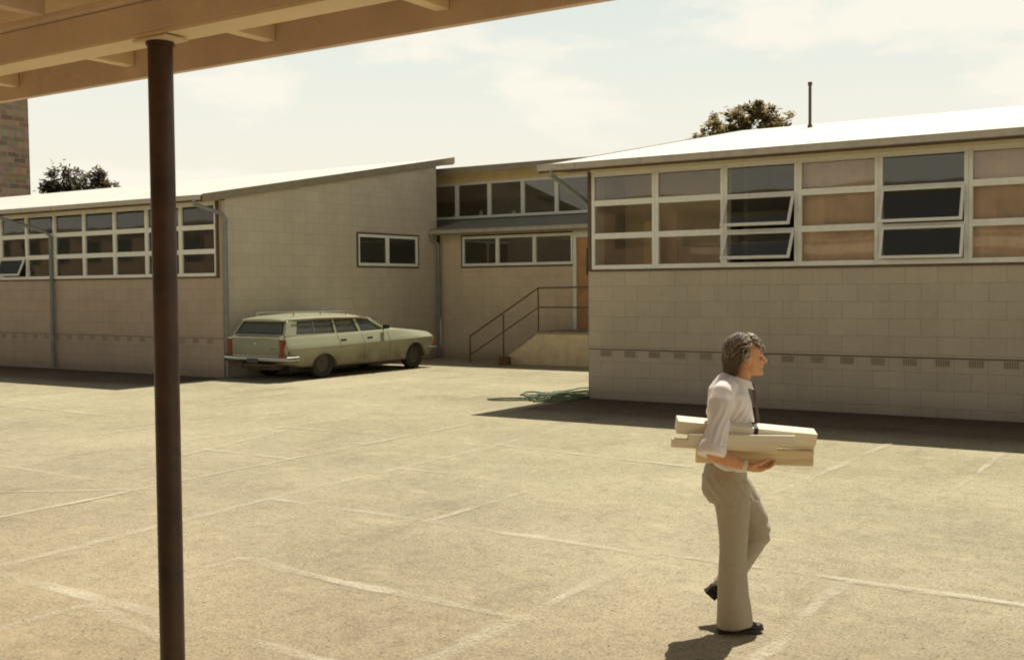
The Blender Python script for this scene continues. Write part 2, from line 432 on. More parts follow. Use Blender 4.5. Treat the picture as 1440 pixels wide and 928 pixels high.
LINES = [  # faded court markings: (x0,y0,x1,y1,width)
    (-7.46, 4.2, -7.70, 7.5, .10), (-7.70, 7.5, -7.80, 11.5, .085), (-7.80, 11.5, -8.02, 14.6, .07), (-7.70, 7.5, -5.39, 7.44, .095), (-5.39, 7.44, -3.64, 7.38, .095),
    (-12.6, 7.33, -9.06, 7.25, .085), (-7.46, 4.50, -5.40, 4.42, .11), (-5.40, 4.42, -3.9, 4.34, .10), (-6.09, 3.6, -6.10, 4.30, .09), (-6.08, 4.36, -5.1, 4.12, .10),
    (-6.19, 5.35, -6.14, 5.72, .09), (-6.14, 5.72, -5.60, 5.62, .12), (-5.60, 5.62, -4.56, 5.57, .10), (-4.56, 5.57, -3.64, 5.55, .09), (-3.59, 4.3, -3.58, 5.6, .12), (-3.58, 5.6, -3.62, 8.22, .10),
    (-3.62, 8.22, -3.66, 9.95, .08), (-3.66, 9.95, -3.60, 14.3, .07), (-7.81, 9.50, -6.80, 9.51, .07), (-5.75, 7.5, -5.79, 9.0, .07), (-7.85, 11.56, -5.0, 11.2, .07), (-2.17, 7.42, .6, 7.37, .09),
    (-2.11, 5.5, -2.17, 7.46, .09), (-2.25, 10.8, -2.26, 14.2, .06), (-18.3, 11.22, -14.8, 11.16, .11), (-14.95, 12.4, -15.3, 15.7, .09), (-11.1, 9.40, -9.18, 9.34, .07), (-10.6, 8.9, -11.2, 11.3, .06),
    (-10.3, 6.3, -9.1, 7.2, .05), (-9.10, 5.5, -9.17, 7.27, .08), (-9.2, 7.3, -9.4, 13.9, .055), (-11.7, 11.45, -9.9, 11.60, .06), (-11.6, 9.8, -11.4, 12.6, .05), (-3.62, 7.41, -2.17, 7.42, .06), (-13.2, 9.7, -12.8, 13.4, .05), (-17.0, 12.4, -15.2, 12.5, .07)
]
bm = bmesh.new(); cl = bm.loops.layers.color.new('core')
for k, (x0, y0, x1, y1, w) in enumerate(LINES):
    a = Vector((x0, y0)); b = Vector((x1, y1)); d = (b - a); n = Vector((-d.y, d.x)).normalized(); L_ = d.length
    seg = max(2, int(L_ / .25)); rows = []
    rnd = random.Random(k)
    for i in range(seg + 1):
        c = a + d * i / seg + n * rnd.uniform(-.016, .016); ww = w * rnd.uniform(.6, 1.15)
        rows.append([bm.verts.new((*(c + n * o * ww), .004 + k * .0002)) for o in (-.8, -.35, .35, .8)])
    for i in range(seg):
        for j in range(3):
            f = bm.faces.new((rows[i][j], rows[i + 1][j], rows[i + 1][j + 1], rows[i][j + 1]))
            for lp in f.loops:
                e = lp.vert in (rows[i][0], rows[i][3], rows[i + 1][0], rows[i + 1][3])
                lp[cl] = (0, 0, 0, 1) if e else (1, 1, 1, 1)
bmesh.ops.recalc_face_normals(bm, faces=list(bm.faces))
me = bpy.data.meshes.new('court_markings'); bm.to_mesh(me); bm.free()
tag(link('court_markings', me, M_line), kind='structure')

# ------------------------------------------------------------------ right classroom block
def zR(y): return 4.11 + .178 * (y - 16.5)
XR = -9.67
bR = empty('classroom_block', (XR, W, 0), 0, 'long olive stone classroom block with open awning windows, behind the walking man', 'building')
def rel(root):          # parts are modelled in world space: cancel the root's offset
    for o in list(COL.objects):
        if o.parent is root: o.matrix_parent_inverse = Matrix.Translation(-Vector(root.location))
XE = 14.0
w = MB(); w.box(XR, XE, W, W + .22, 0, 2.262); w.plate([(W + .22, 0), (25.3, 0), (25.3, zR(25.3) - .17), (W + .22, zR(W + .22) - .17)], [], .2, lambda a, b, n: (XR + .1 + n, a, b))
w.plate([(W + .22, 0), (25.3, 0), (25.3, zR(25.3) - .17), (W + .22, zR(W + .22) - .17)], [], .2, lambda a, b, n: (XE - .1 + n, a, b))
w.box(XR, XE, 25.3, 25.5, 0, zR(25.3) - .17)
w.build('wall', M_wallR, bR)
ld = MB(); ld.box(XR - .022, XE, W - .034, W - .001, .898, .918, bev=.004); ld.build('ledge', M_ledge, bR)
ld = MB(); ld.box(XR - .004, XE, W - .004, W - .0005, .880, .8975); ld.build('shadow_groove', M_shadow_groove, bR)
slope_roof(bR, -10.2, XE + .4, 16.53, 26.0, zR, .03, M_roof)
barge(bR, -10.235, -10.201, 16.46, 26.02, zR, .012, .15, M_barge)
fa = MB(); fa.box(-10.2, XE + .4, 16.555, 16.58, 3.99, 4.085); fa.build('fascia', M_brown, bR)
so = MB(); so.loft([[(x, 16.581, 4.02), (x, W + .22, 4.07), (x, W + .22, 4.09), (x, 16.581, 4.04)] for x in (-10.19, XE)]); so.build('soffit', M_brown, bR)
gutter(bR, -10.23, XE + .4, 16.43, 4.115, M_gutter)
tr = MB(); fR = front(W)
tr.box(*fR(XR + .004, XR + .07, -.1, .045, 2.265, 4.03)); tr.box(*fR(XR + .071, XE - .1, -.1, .05, 2.263, 2.298)); tr.box(*fR(XR + .071, XE - .1, -.1, .02, 4.062, 4.085))
tr.build('window_trim', M_brown, bR)
hd = MB(); hd.box(*fR(XR + .071, XE - .1, -.08, .045, 4.005, 4.06)); hd.build('window_head', M_cream, bR)
zs = [2.33, 2.885, 3.465, 3.975]
ms = [-9.595, -8.35, -7.10, -5.85, -4.59, -3.30, -2.04, -.78, .48, 1.74, 3.0, 4.26, 5.52, 6.78, 8.04, 9.3, 10.56, 11.82, 13.08, 13.85]
for i in range(len(ms) - 1):
    op = {}
    if i == 2: op = {0: 30, 1: 27}
    if i == 4: op = {0: 17, 1: 19}
    if i in (7, 10): op = {1: 20}
    window(bR, fR, ms[i], ms[i + 1], zs, .115, .10, op)
for k in range(30):
    air_vent(bR, fR, -9.33 + k * .4735, .757, .872, .215, M_ventR)
inn = MB(); inn.box(XR + .22, XE - .2, W + .24, 25.28, .90, .93); inn.build('floor', M_floor, bR)
inn = MB(); inn.box(XR + .22, XE - .2, 24.0, 24.05, .93, 5.0); inn.box(-7.35, -7.29, W + 1.5, 24.0, .94, 4.2); inn.box(-.3, -.24, W + .3, 24, .94, 4.2); inn.build('room_wall', M_room, bR)
inn = MB(); inn.box(XR + .22, XE - .2, W + .24, 24.0, 4.10, 4.13); inn.build('ceiling', M_ceil, bR)
inn = MB(); inn.box(XR + .21, -7.4, W + 1.0, W + 1.06, .94, 4.09); inn.box(-9.05, -8.4, W + .97, W + .999, .94, 3.3); inn.build('partition', M_tan, bR)
dp = MB(); dp.tube([(-9.98, 16.50, 4.02), (-9.98, 16.50, 3.93), (-9.78, 17.36, 3.52), (-9.745, 17.45, 3.40), (-9.745, 17.45, .05)], .042, 10)
dp.build('downpipe', M_pipe, bR, smooth=40)
fl = MB(); fl.tube([(-7.88, 24.0, 5.2), (-7.88, 24.0, 6.36)], .034, 12); fl.tube([(-7.88, 24, 6.36), (-7.88, 24, 6.43)], .048, 12); fl.tube([(-7.88, 24, 5.42), (-7.88, 24, 5.50)], .055, 12)
fl.build('flue_pipe', M_flue, bR, smooth=40)
for b, lab in ((3, 'rust orange curtain drawn behind the fixed panes between the two open bays'), (5, 'rust orange curtain drawn at the right edge of the photo')):
    curtain(ms[b] + .03, ms[b + 1] - .03, W + .12, 2.25, 4.02, lab, b)
nb = MB(); nb.box(-8.95, -8.62, W + .75, W + .78, 2.0, 3.16, bev=.004)
for zz in (2.6, 2.95): nb.box(-8.93, -8.64, W + .742, W + .749, zz - .008, zz + .008)
tag(nb.build('notice_board', mat('yellow board', (.85, .66, .30), .7, .06)), 'pale yellow board standing behind the corner window panes', 'board')

# ------------------------------------------------------------------ left classroom block
def zL(y): return 4.22 + .178 * (y - 17.36)
XL = -19.10; XW = -42.0
bL = empty('classroom_wing', (XL, W, 0), 0, 'brown stone classroom wing with tall sloping end wall above the station wagon', 'building')
w = MB(); w.box(XW, XL - .22, W, W + .22, 0, 2.262); w.box(XL - .10, XL - .001, W, W + .10, 2.2625, 4.0); w.box(XL - .219, XL - .002, W, W + .1, 0, 2.262)
w.build('wall', M_wallL, bL)
eh = [(21.80, 2.545), (24.38, 2.545), (24.38, 3.46), (21.80, 3.46)]
w = MB(); w.plate([(W + .1005, 0), (25.25, 0), (25.25, zL(25.25) - .16), (W + .1005, zL(W + .1) - .16)], [eh], .22, lambda a, b, n: (XL - .11 + n, a, b))
w.build('end_wall', M_wallE, bL)
w = MB(); w.box(XW, XL - .22, 25.0, 25.2, 0, zL(25.2) - .17); w.build('rear_wall', M_wallL, bL)
ld = MB(); ld.box(XW, XL - .002, W - .010, W - .001, .895, .917, bev=.003); ld.build('ledge', M_wallL, bL); ld = MB(); ld.box(XW, XL - .002, W - .004, W - .0005, .883, .8945); ld.build('shadow_groove', M_shadow_groove, bL)
slope_roof(bL, XW - .3, -18.985, 16.53, 25.93, zL, .03, M_roof)
barge(bL, -18.984, -18.95, 16.60, 25.95, zL, .012, .185, M_barge)
so = MB(); so.loft([[(x, 16.59, zL(16.59) - .16), (x, 25.9, zL(25.9) - .16), (x, 25.9, zL(25.9) - .14), (x, 16.59, zL(16.59) - .14)] for x in (XW, -18.986)]); so.build('soffit', M_barge, bL)
re = MB(); re.box(XW, -18.986, 25.905, 25.93, zL(25.93) - .2, zL(25.93) - .032); re.build('rear_fascia', M_barge, bL)
fa = MB(); fa.box(XW, -18.986, 16.555, 16.58, 3.93, 4.03); fa.build('fascia', M_brown, bL)
gutter(bL, XW, -18.96, 16.43, 4.06, M_gutter)
fL = front(W)
hd = MB(); hd.box(*fL(XW, XL - .12, -.08, .03, 3.975, 4.07)); hd.build('window_head', M_cream, bL)
tr = MB(); tr.box(*fL(XL - .165, XL - .102, -.1, .045, 2.2635, 4.0)); tr.box(*fL(XW, XL - .166, -.1, .05, 2.2635, 2.298)); tr.build('window_trim', M_brown, bL)
zsL = [2.33, 2.865, 3.415, 3.945]
mL = [-19.27, -20.465, -21.66, -22.85, -24.04, -25.25, -26.44, -27.6, -28.8, -30.0, -31.2, -32.4, -33.6, -34.8, -36.0]
for i in range(len(mL) - 1):
    window(bL, fL, mL[i + 1], mL[i], zsL, .10, .11, {0: 24} if i in (6, 9) else {})
for k in range(20):
    air_vent(bL, fL, -19.55 - k * .4735, .765, .872, .19, M_ventL)
fE = side(XL)
tr = MB()
for q in ((21.80, 24.38, 2.547, 2.585), (21.80, 24.38, 3.42, 3.458), (21.80, 21.845, 2.586, 3.419), (24.335, 24.38, 2.586, 3.419)): tr.box(*fE(q[0] + .001, q[1] - .001, -.12, .03, q[2], q[3]))
tr.build('window_trim', M_brown, bL)
window(bL, fE, 21.85, 23.04, [2.62, 3.385], .10, .1, name='window'); window(bL, fE, 23.04, 24.33, [2.62, 3.385], .10, .1, name='window')
inn = MB(); inn.box(XW, XL - .23, W + .23, 24.9, .90, .93); inn.build('floor', M_floor, bL)
inn = MB(); inn.box(XW, XL - .23, 23.9, 23.95, .94, 4.5); inn.box(-30, -29.9, W + .3, 23.9, .94, 4.05); inn.box(-21.5, -21.42, 21.5, 23.9, .94, 4.05); inn.build('room_wall', M_room, bL)
inn = MB(); inn.box(XW, XL - .23, W + .23, 24.9, 4.075, 4.1); inn.build('ceiling', M_ceil, bL)
for nm, pts in (('downpipe', [(-19.12, 16.50, 3.97), (-19.12, 16.50, 3.87), (-18.99, 17.14, 3.70), (-18.965, 17.24, 3.60), (-18.965, 17.24, .04)]),
                ('downpipe', [(-26.45, 16.50, 3.97), (-26.45, 16.50, 3.87), (-25.40, 17.10, 3.50), (-25.31, 17.17, 3.38), (-25.31, 17.17, .04)])):
    d = MB(); d.tube(pts, .048, 10)
    for z in (1.1, 2.4, 3.2): d.tube([(pts[-1][0], pts[-1][1], z), (pts[-1][0], pts[-1][1], z + .04)], .056, 10)
    d.build(nm, M_pipe, bL, smooth=40)

# ------------------------------------------------------------------ centre block with clerestory
YC = 25.4; XC1 = -9.0
bC = empty('centre_block', (XL, YC, 0), 0, 'low linking block with clerestory window strip and orange door behind steps', 'building')
fC = front(YC)
w = MB(); w.plate([(XL + .002, 0), (XC1, 0), (XC1, 3.62), (XL + .002, 3.62)], [[(-18.34, 2.55), (-14.70, 2.55), (-14.70, 3.47), (-18.34, 3.47)], [(-14.60, .87), (-13.62, .87), (-13.62, 3.30), (-14.60, 3.30)]], .2, lambda a, b, n: (a, YC + .1 + n, b))
w.build('wall', M_wallC, bC)
tr = MB()
for q in ((-18.339, -14.701, 2.552, 2.59), (-18.339, -14.701, 3.43, 3.468), (-18.339, -18.295, 2.591, 3.429)): tr.box(*fC(q[0], q[1], -.12, .03, q[2], q[3]))
tr.build('window_trim', M_brown, bC)
for a, b in ((-18.294, -17.11), (-17.11, -15.90), (-15.90, -14.705)): window(bC, fC, a, b, [2.625, 3.40], .10, .09)
jm = MB(); jm.box(*fC(-14.699, -14.601, -.1, .02, .87, 3.46)); jm.box(*fC(-14.6005, -13.60, -.1, .02, 3.301, 3.45)); jm.box(*fC(-13.619, -13.55, -.1, .02, .87, 3.30)); jm.build('door_frame', M_white, bC)
dr = MB(); dr.box(*fC(-14.595, -13.625, -.10, -.055, .885, 3.295), bev=.004); do = dr.build('door', mat('orange brown door paint', (.50, .26, .10), .45, .15, 3), bC)
dd = MB(); dd.box(*fC(-14.33, -13.9, -.054, -.050, 2.3, 3.0)); dd.build('door_glass', mat('dark door glass', (.03, .03, .03), .15, .1), do)
dd = MB(); dd.tube([(-14.52, YC + .05, 1.9), (-14.52, YC - .01, 1.9), (-14.42, YC - .01, 1.9)], .012, 8); dd.build('handle', mat('dull steel', (.4, .4, .4), .35, .1, metal=1.), do)
zl = lambda y: 3.615 + .22 * (y - 24.88)
slope_roof(bC, XL + .004, XC1, 24.92, 26.46, zl, .03, M_roofgrey, 'lower_roof')
gutter(bC, XL - .0 + .01, XC1, 24.82, 3.60, M_gutter, .09, .1, 1.6)
fa = MB(); fa.box(XL + .01, XC1, 24.925, 24.945, 3.47, 3.58); fa.build('fascia', M_barge, bC)
YK = 26.5; fK = front(YK)
cw = MB(); cw.box(-27, XC1, YK, YK + .15, 3.3, 4.0); cw.build('clerestory_sill_wall', mat('grey flashing', (.22, .21, .18), .6, .15), bC)
hd = MB(); hd.box(*fK(-27, XC1, -.12, .02, 5.075, 5.40)); hd.build('clerestory_head', mat('cream head board', (.82, .66, .36), .6, .08, 3), bC)
kx = [-20.17, -19.28, -18.12, -16.97, -15.85, -14.72, -13.6, -12.45]
for a, b in zip(kx[:-1], kx[1:]): window(bC, fK, a, b, [4.045, 5.04], .11, .09)
ur = MB(); ur.loft([[(x, 25.72, 5.395), (x, 33, 4.9), (x, 33, 4.93), (x, 25.72, 5.425)] for x in (-27, XC1)]); ur.build('upper_roof', M_roof, bC)
fa = MB(); fa.box(-27, XC1, 25.685, 25.715, 5.245, 5.43); fa.build('upper_fascia', M_barge, bC)
so = MB(); so.box(-27, XC1, 25.716, 26.47, 5.37, 5.39); so.build('upper_soffit', mat('cream head board', (1, 1, 1)), bC)
inn = MB(); inn.box(XL + .3, XC1, YC + .22, 32, .86, .885); inn.build('floor', M_floor, bC)
inn = MB(); inn.box(-27, XC1, 31.5, 31.6, .9, 5.0); inn.box(-27, -26.9, YK + .2, 31.5, .9, 5.0); inn.box(XC1 - .1, XC1, YK + .2, 31.5, .9, 5.0); inn.box(-15.0, -14.9, YC + .4, 29.5, .9, 3.5); inn.build('room_wall', M_room, bC)
d = MB(); px, py = -18.99, 25.16
d.tube([(px, 24.87, 3.52), (px, 24.87, 3.40), (px, py, 3.22), (px, py, 3.12), (px, py, .04)], .05, 10)
for z in (1.0, 2.2): d.tube([(px, py, z), (px, py, z + .04)], .058, 10)
d.build('downpipe', M_pipe, bC, smooth=40)
M_tube = bpy.data.materials.new('lit fluorescent tube'); M_tube.use_nodes = True
b_ = M_tube.node_tree.nodes['Principled BSDF']; b_.inputs['Emission Color'].default_value = (1, .82, .42, 1); b_.inputs['Emission Strength'].default_value = 1.1; b_.inputs['Base Color'].default_value = (.8, .7, .45, 1)
for x, lab in ((-19.30, 'lit yellow tube light seen through the left pane above the handrail'), (-18.52, 'lit yellow tube light seen through the middle pane above the handrail')):
    o = MB(); o.box(x - .06, x + .76, 27.55, 27.67, 3.44, 3.49, bev=.006); r_ = o.build('ceiling_light', M_white); tag(r_, lab, 'light', 'tube lights in the centre room')
    o = MB(); o.tube([(x - .03, 27.61, 3.415), (x + .73, 27.61, 3.415)], .02, 8); o.build('tube', M_tube, r_)
inn = MB(); inn.box(XL + .3, XC1, YC + .22, 32, 3.492, 3.53); inn.build('ceiling', M_room, bC)
pot = mat('white glazed jar', (.75, .72, .66), .4, .05)
for x, h, lab in ((-18.50, .16, 'small white jar on the clerestory sill, middle pane'), (-17.35, .11, 'small white jar on the clerestory sill, next pane right'), (-19.45, .08, 'short white jar on the clerestory sill, leftmost pane')):
    o = MB(); o.tube([(x, YK + .12, 4.03), (x, YK + .12, 4.09 + h * .45), (x, YK + .12, 4.09 + h * .7), (x, YK + .12, 4.09 + h)], [.06, .065, .035, .04], 12)
    tag(o.build('jar', pot, smooth=50), lab, 'jar')

# rel(): all parts above were modelled in world coordinates
for r_ in (bR, bL, bC): rel(r_)

# ------------------------------------------------------------------ entrance steps and handrail
M_conc = mat('rendered concrete', (.80, .66, .43), .9, .16, 3, .25, 60)
M_concd = mat('worn step concrete', (.36, .30, .21), .9, .18, 5, .25, 60)
st = empty('entrance_steps', (-14.9, 24.0, 0), 0, 'short concrete flight of steps with rendered side wall up to the orange door', 'steps')
o = MB(); o.plate([(-16.15, 0), (-13.2, 0), (-13.2, .80), (-14.95, .80), (-16.15, .03)], [], .12, lambda a, b, n: (a, 24.06 + n, b)); o.build('side_wall', M_conc, st)
o = MB(); o.box(-15.0, -13.2, 23.97, 25.36, .801, .862, bev=.01); o.box(-14.9, -13.2, 24.13, 25.3, 0, .80); o.build('landing', M_concd, st)
for k in range(4):
    o = MB(); o.box(-15.0 - .27 * (k + 1) , -15.003 - .27 * k, 24.125, 25.36, 0, .862 - .172 * (k + 1), bev=.008); o.build('step', M_concd, st)
rel(st)
M_rail = mat('rusty brown rail pipe', (.16, .085, .055), .6, .2, 12)
hr = empty('handrail', (-15.0, 24.0, 0), 0, 'brown pipe handrail sloping down beside the entrance steps', 'handrail')
YH = 24.03
for x, z0, z1 in ((-14.95, .863, 1.955), (-16.03, .10, 1.285), (-17.10, 0, .70)):
    o = MB(); o.tube([(x, YH, z0), (x, YH, z1)], .019, 8); o.build('post', M_rail, hr, smooth=50)
o = MB(); o.tube([(-13.2, YH, 1.99), (-14.95, YH, 1.97), (-17.10, YH, .70)], .021, 8); o.build('top_rail', M_rail, hr)
o = MB(); o.tube([(-13.2, YH, 1.48), (-14.95, YH, 1.475), (-17.10, YH, .20)], .017, 8); o.build('mid_rail', M_rail, hr)
rel(hr)
bx = MB(); bx.box(-.13, .13, -.1, .1, .0, .012, bev=.003)
for q in ((-.13, -.118, -.1, .1), (.118, .13, -.1, .1), (-.117, .117, -.1, -.088), (-.117, .117, .088, .1)): bx.box(*q, .0125, .20, bev=.003)
bx.box(-.14, .14, -.11, .11, .201, .215, bev=.003)
tag(bx.build('box', mat('brown cardboard', (.20, .10, .05), .8, .15), loc=None), 'small brown box at the foot of the entrance steps', 'box'); bpy.data.objects['box'].location = (-15.72, 23.62, 0); bpy.data.objects['box'].rotation_euler = (0, 0, .2)

# ------------------------------------------------------------------ hose
M_hose = mat('green garden hose', (.15, .19, .10), .45, .2, 8)
pts = []
rnd = random.Random(5)
P0 = [(-10.95, 16.35), (-10.6, 16.2), (-10.1, 16.35), (-9.95, 16.65), (-10.5, 16.75), (-11.05, 16.55)]
cxh, cyh = -10.25, 17.2
def loop(cx, cy, ra, rb, ph, n=22):
    return [(cx + ra * math.cos(ph + k * 2 * math.pi / n), cy + rb * math.sin(ph + k * 2 * math.pi / n)) for k in range(n)]
path = [(-10.2, 16.75), (-10.6, 16.62), (-11.0, 16.42), (-11.14, 16.2), (-10.95, 16.08), (-10.6, 16.25), (-10.25, 16.55)]
for k in range(7):
    path += loop(-10.2 + rnd.uniform(-.16, .1), 17.15 + rnd.uniform(-.25, .5), .42 * rnd.uniform(.75, 1.1), .62 * rnd.uniform(.7, 1.15), -1.9 + rnd.uniform(-.3, .3))
path += [(-10.0, 17.9), (-9.86, 18.3), (-9.80, 18.9)]
sm = []
for i in range(len(path) - 1):
    a, b = Vector(path[max(i - 1, 0)]), Vector(path[i]); c, d = Vector(path[i + 1]), Vector(path[min(i + 2, len(path) - 1)])
    for s in range(4):
        t = s / 4
        q = .5 * ((2 * b) + (-a + c) * t + (2 * a - 5 * b + 4 * c - d) * t * t + (-a + 3 * b - 3 * c + d) * t ** 3)
        sm.append(q)
hz = [(q.x, q.y, .014 + .13 * max(0, min(1, (i / len(sm) - .12) * 1.3)) * (.5 + .5 * noise.noise(Vector((i * .06, 3, 1))))) for i, q in enumerate(sm)]
h = MB(); h.tube(hz, .0165, 7)
tag(h.build('garden_hose', M_hose, smooth=180), 'green garden hose lying in loose coils beside the building corner', 'hose')

# ------------------------------------------------------------------ covered walkway in the foreground
M_vbeam = mat('tan walkway timber', (.70, .545, .40), .7, .10, 3, .15, 30)
M_vlight = mat('bounce lit walkway cream', (.80, .65, .42), .7, .07, 3, .1, 30)  # paler than the timber: painted bounce light on undersides, also cap plates
M_vpole = mat('dark brown pole paint', (.060, .030, .017), .45, .6, 4, .1, 30)
vr = empty('covered_walkway', (-3.478, 2.85, 0), 0, 'brown timber walkway roof on a dark steel pole at the upper left', 'walkway')
XV0, XV1 = -14.0, 8.0
for x in (-3.478, .9, 5.2, -7.9, -12.3):
    for y in ((2.85, .95) if x != -3.478 else (2.85,)):
        o = MB(); o.tube([(x + .001, y + .001, 0), (x, y, 2.945)], .0475, 20); o.tube([(x, y, 2.935), (x, y, 2.95)], .053, 20)
        p = o.build('pole', M_vpole, vr, smooth=40)
        o = MB(); o.box(x - .095, x + .095, y - .055, y + .055, 2.951, 2.963, bev=.003); o.build('cap_plate', M_vlight, p)
o = MB(); o.box(XV0, XV1, 2.80, 2.94, 2.982, 3.10, bev=.006); o.build('beam', M_vbeam, vr)
o = MB(); o.box(XV0, XV1, 2.803, 2.938, 2.968, 2.9815); o.build('beam_bounce_strip', M_vlight, vr)  # thin added strip whose pale colour stands in for ground bounce
o = MB(); o.box(XV0, XV1, .88, 1.02, 2.968, 3.10, bev=.006); o.build('beam', M_vbeam, vr)
o = MB(); o.box(XV0, XV1, 2.77, 2.97, 3.102, 3.130, bev=.005); o.build('top_plate', M_vbeam, vr)
x = -3.24 - .86 * 12
while x < XV1:
    o = MB(); o.box(x - .0275, x + .0275, 2.941, 3.198, 2.985, 3.10, bev=.004); o.build('rafter_end', M_vlight, vr)
    o = MB(); o.box(x - .0275, x + .0275, .7, 2.765, 3.12, 3.27, bev=.004); o.build('rafter', M_vbeam, vr)
    x += .86
for y0 in (3.20, .64):
    o = MB(); o.box(XV0, XV1, y0, y0 + .035, 2.93, 3.20, bev=.004); o.build('fascia', M_vbeam, vr)
o = MB(); o.loft([[(q, .60, 3.275), (q, 3.30, 3.275), (q, 3.30, 3.30), (q, .60, 3.30)] for q in (XV0, XV1)]); o.build('roof', mat('walkway lining', (.74, .56, .34), .7, .08, 3), vr)
rel(vr)
# unseen brick building added behind the camera, shaped for pane reflections and bounce light
sb = empty('added_brick_building', (-6, -7, 0), 0, 'added brown brick building behind the covered walkway, there only to mirror in the panes', 'building')
o = MB(); o.plate([(-95, 0), (14, 0), (14, 5.5), (-95, 5.5)], [[(x, 1.0), (x + 1.8, 1.0), (x + 1.8, 2.6), (x, 2.6)] for x in range(-94, 12, 3)] + [[(x, 3.6), (x + 1.8, 3.6), (x + 1.8, 5.0), (x, 5.0)] for x in range(-94, 12, 3)], .25, lambda a, b, n: (a, -7 + n, b)); o.build('wall', M_wallB, sb)
o = MB(); o.box(-95.3, 14.3, -13, -6.6, 5.502, 5.7); o.build('roof', M_barge, sb)
o = MB(); o.box(-95, 14, -7.3, -7.2, .5, 5.4); o.build('window_strip', M_dark, sb)
rel(sb)

# ------------------------------------------------------------------ far things: tower and trees
M_stone = bpy.data.materials.new('rough tower brick'); M_stone.use_nodes = True
N, L = nt(M_stone); b_ = N['Principled BSDF']; tc = N.new('ShaderNodeTexCoord'); sp = N.new('ShaderNodeSeparateXYZ'); L.new(tc.outputs['Object'], sp.inputs[0])
ad = N.new('ShaderNodeMath'); L.new(sp.outputs['X'], ad.inputs[0]); L.new(sp.outputs['Y'], ad.inputs[1])
cb = N.new('ShaderNodeCombineXYZ'); L.new(ad.outputs[0], cb.inputs[0]); L.new(sp.outputs['Z'], cb.inputs[1])
br = N.new('ShaderNodeTexBrick'); L.new(cb.outputs[0], br.inputs['Vector']); br.inputs['Scale'].default_value = 1; br.inputs['Brick Width'].default_value = .75; br.inputs['Row Height'].default_value = .3
br.inputs['Mortar Size'].default_value = .02; br.inputs['Color1'].default_value = (.80, .62, .42, 1); br.inputs['Color2'].default_value = (.32, .22, .15, 1); br.inputs['Mortar'].default_value = (.78, .66, .48, 1); br.inputs['Bias'].default_value = -.25
n_ = N.new('ShaderNodeTexNoise'); n_.inputs['Scale'].default_value = 1.9; n_.inputs['Detail'].default_value = 10; n_.inputs['Roughness'].default_value = .75; L.new(tc.outputs['Object'], n_.inputs['Vector'])
mx = N.new('ShaderNodeMix'); mx.data_type = 'RGBA'; mx.blend_type = 'MULTIPLY'; mx.inputs[0].default_value = .95; L.new(br.outputs['Color'], mx.inputs[6]); L.new(n_.outputs['Color'], mx.inputs[7])
L.new(mx.outputs[2], b_.inputs['Base Color']); b_.inputs['Roughness'].default_value = .95; br.inputs['Scale'].default_value = .8
tw = empty('brick_tower', (-75.7, 46.8, 0), 0, 'tall mottled brick tower at the left edge behind the roof', 'tower')
o = MB(); o.loft([[(x * s, y * s, z) for x, y in ((-1.8, -1.8), (1.8, -1.8), (1.8, 1.8), (-1.8, 1.8))] for z, s in ((0, 1.03), (18, .98), (18.6, 1.08), (19.4, 1.08), (19.6, 1.0))]); o.build('shaft', M_stone, tw)
o = MB(); o.box(-1.95, 1.95, -1.95, 1.95, 19.602, 19.9, bev=.04); o.build('cap', M_conc, tw)

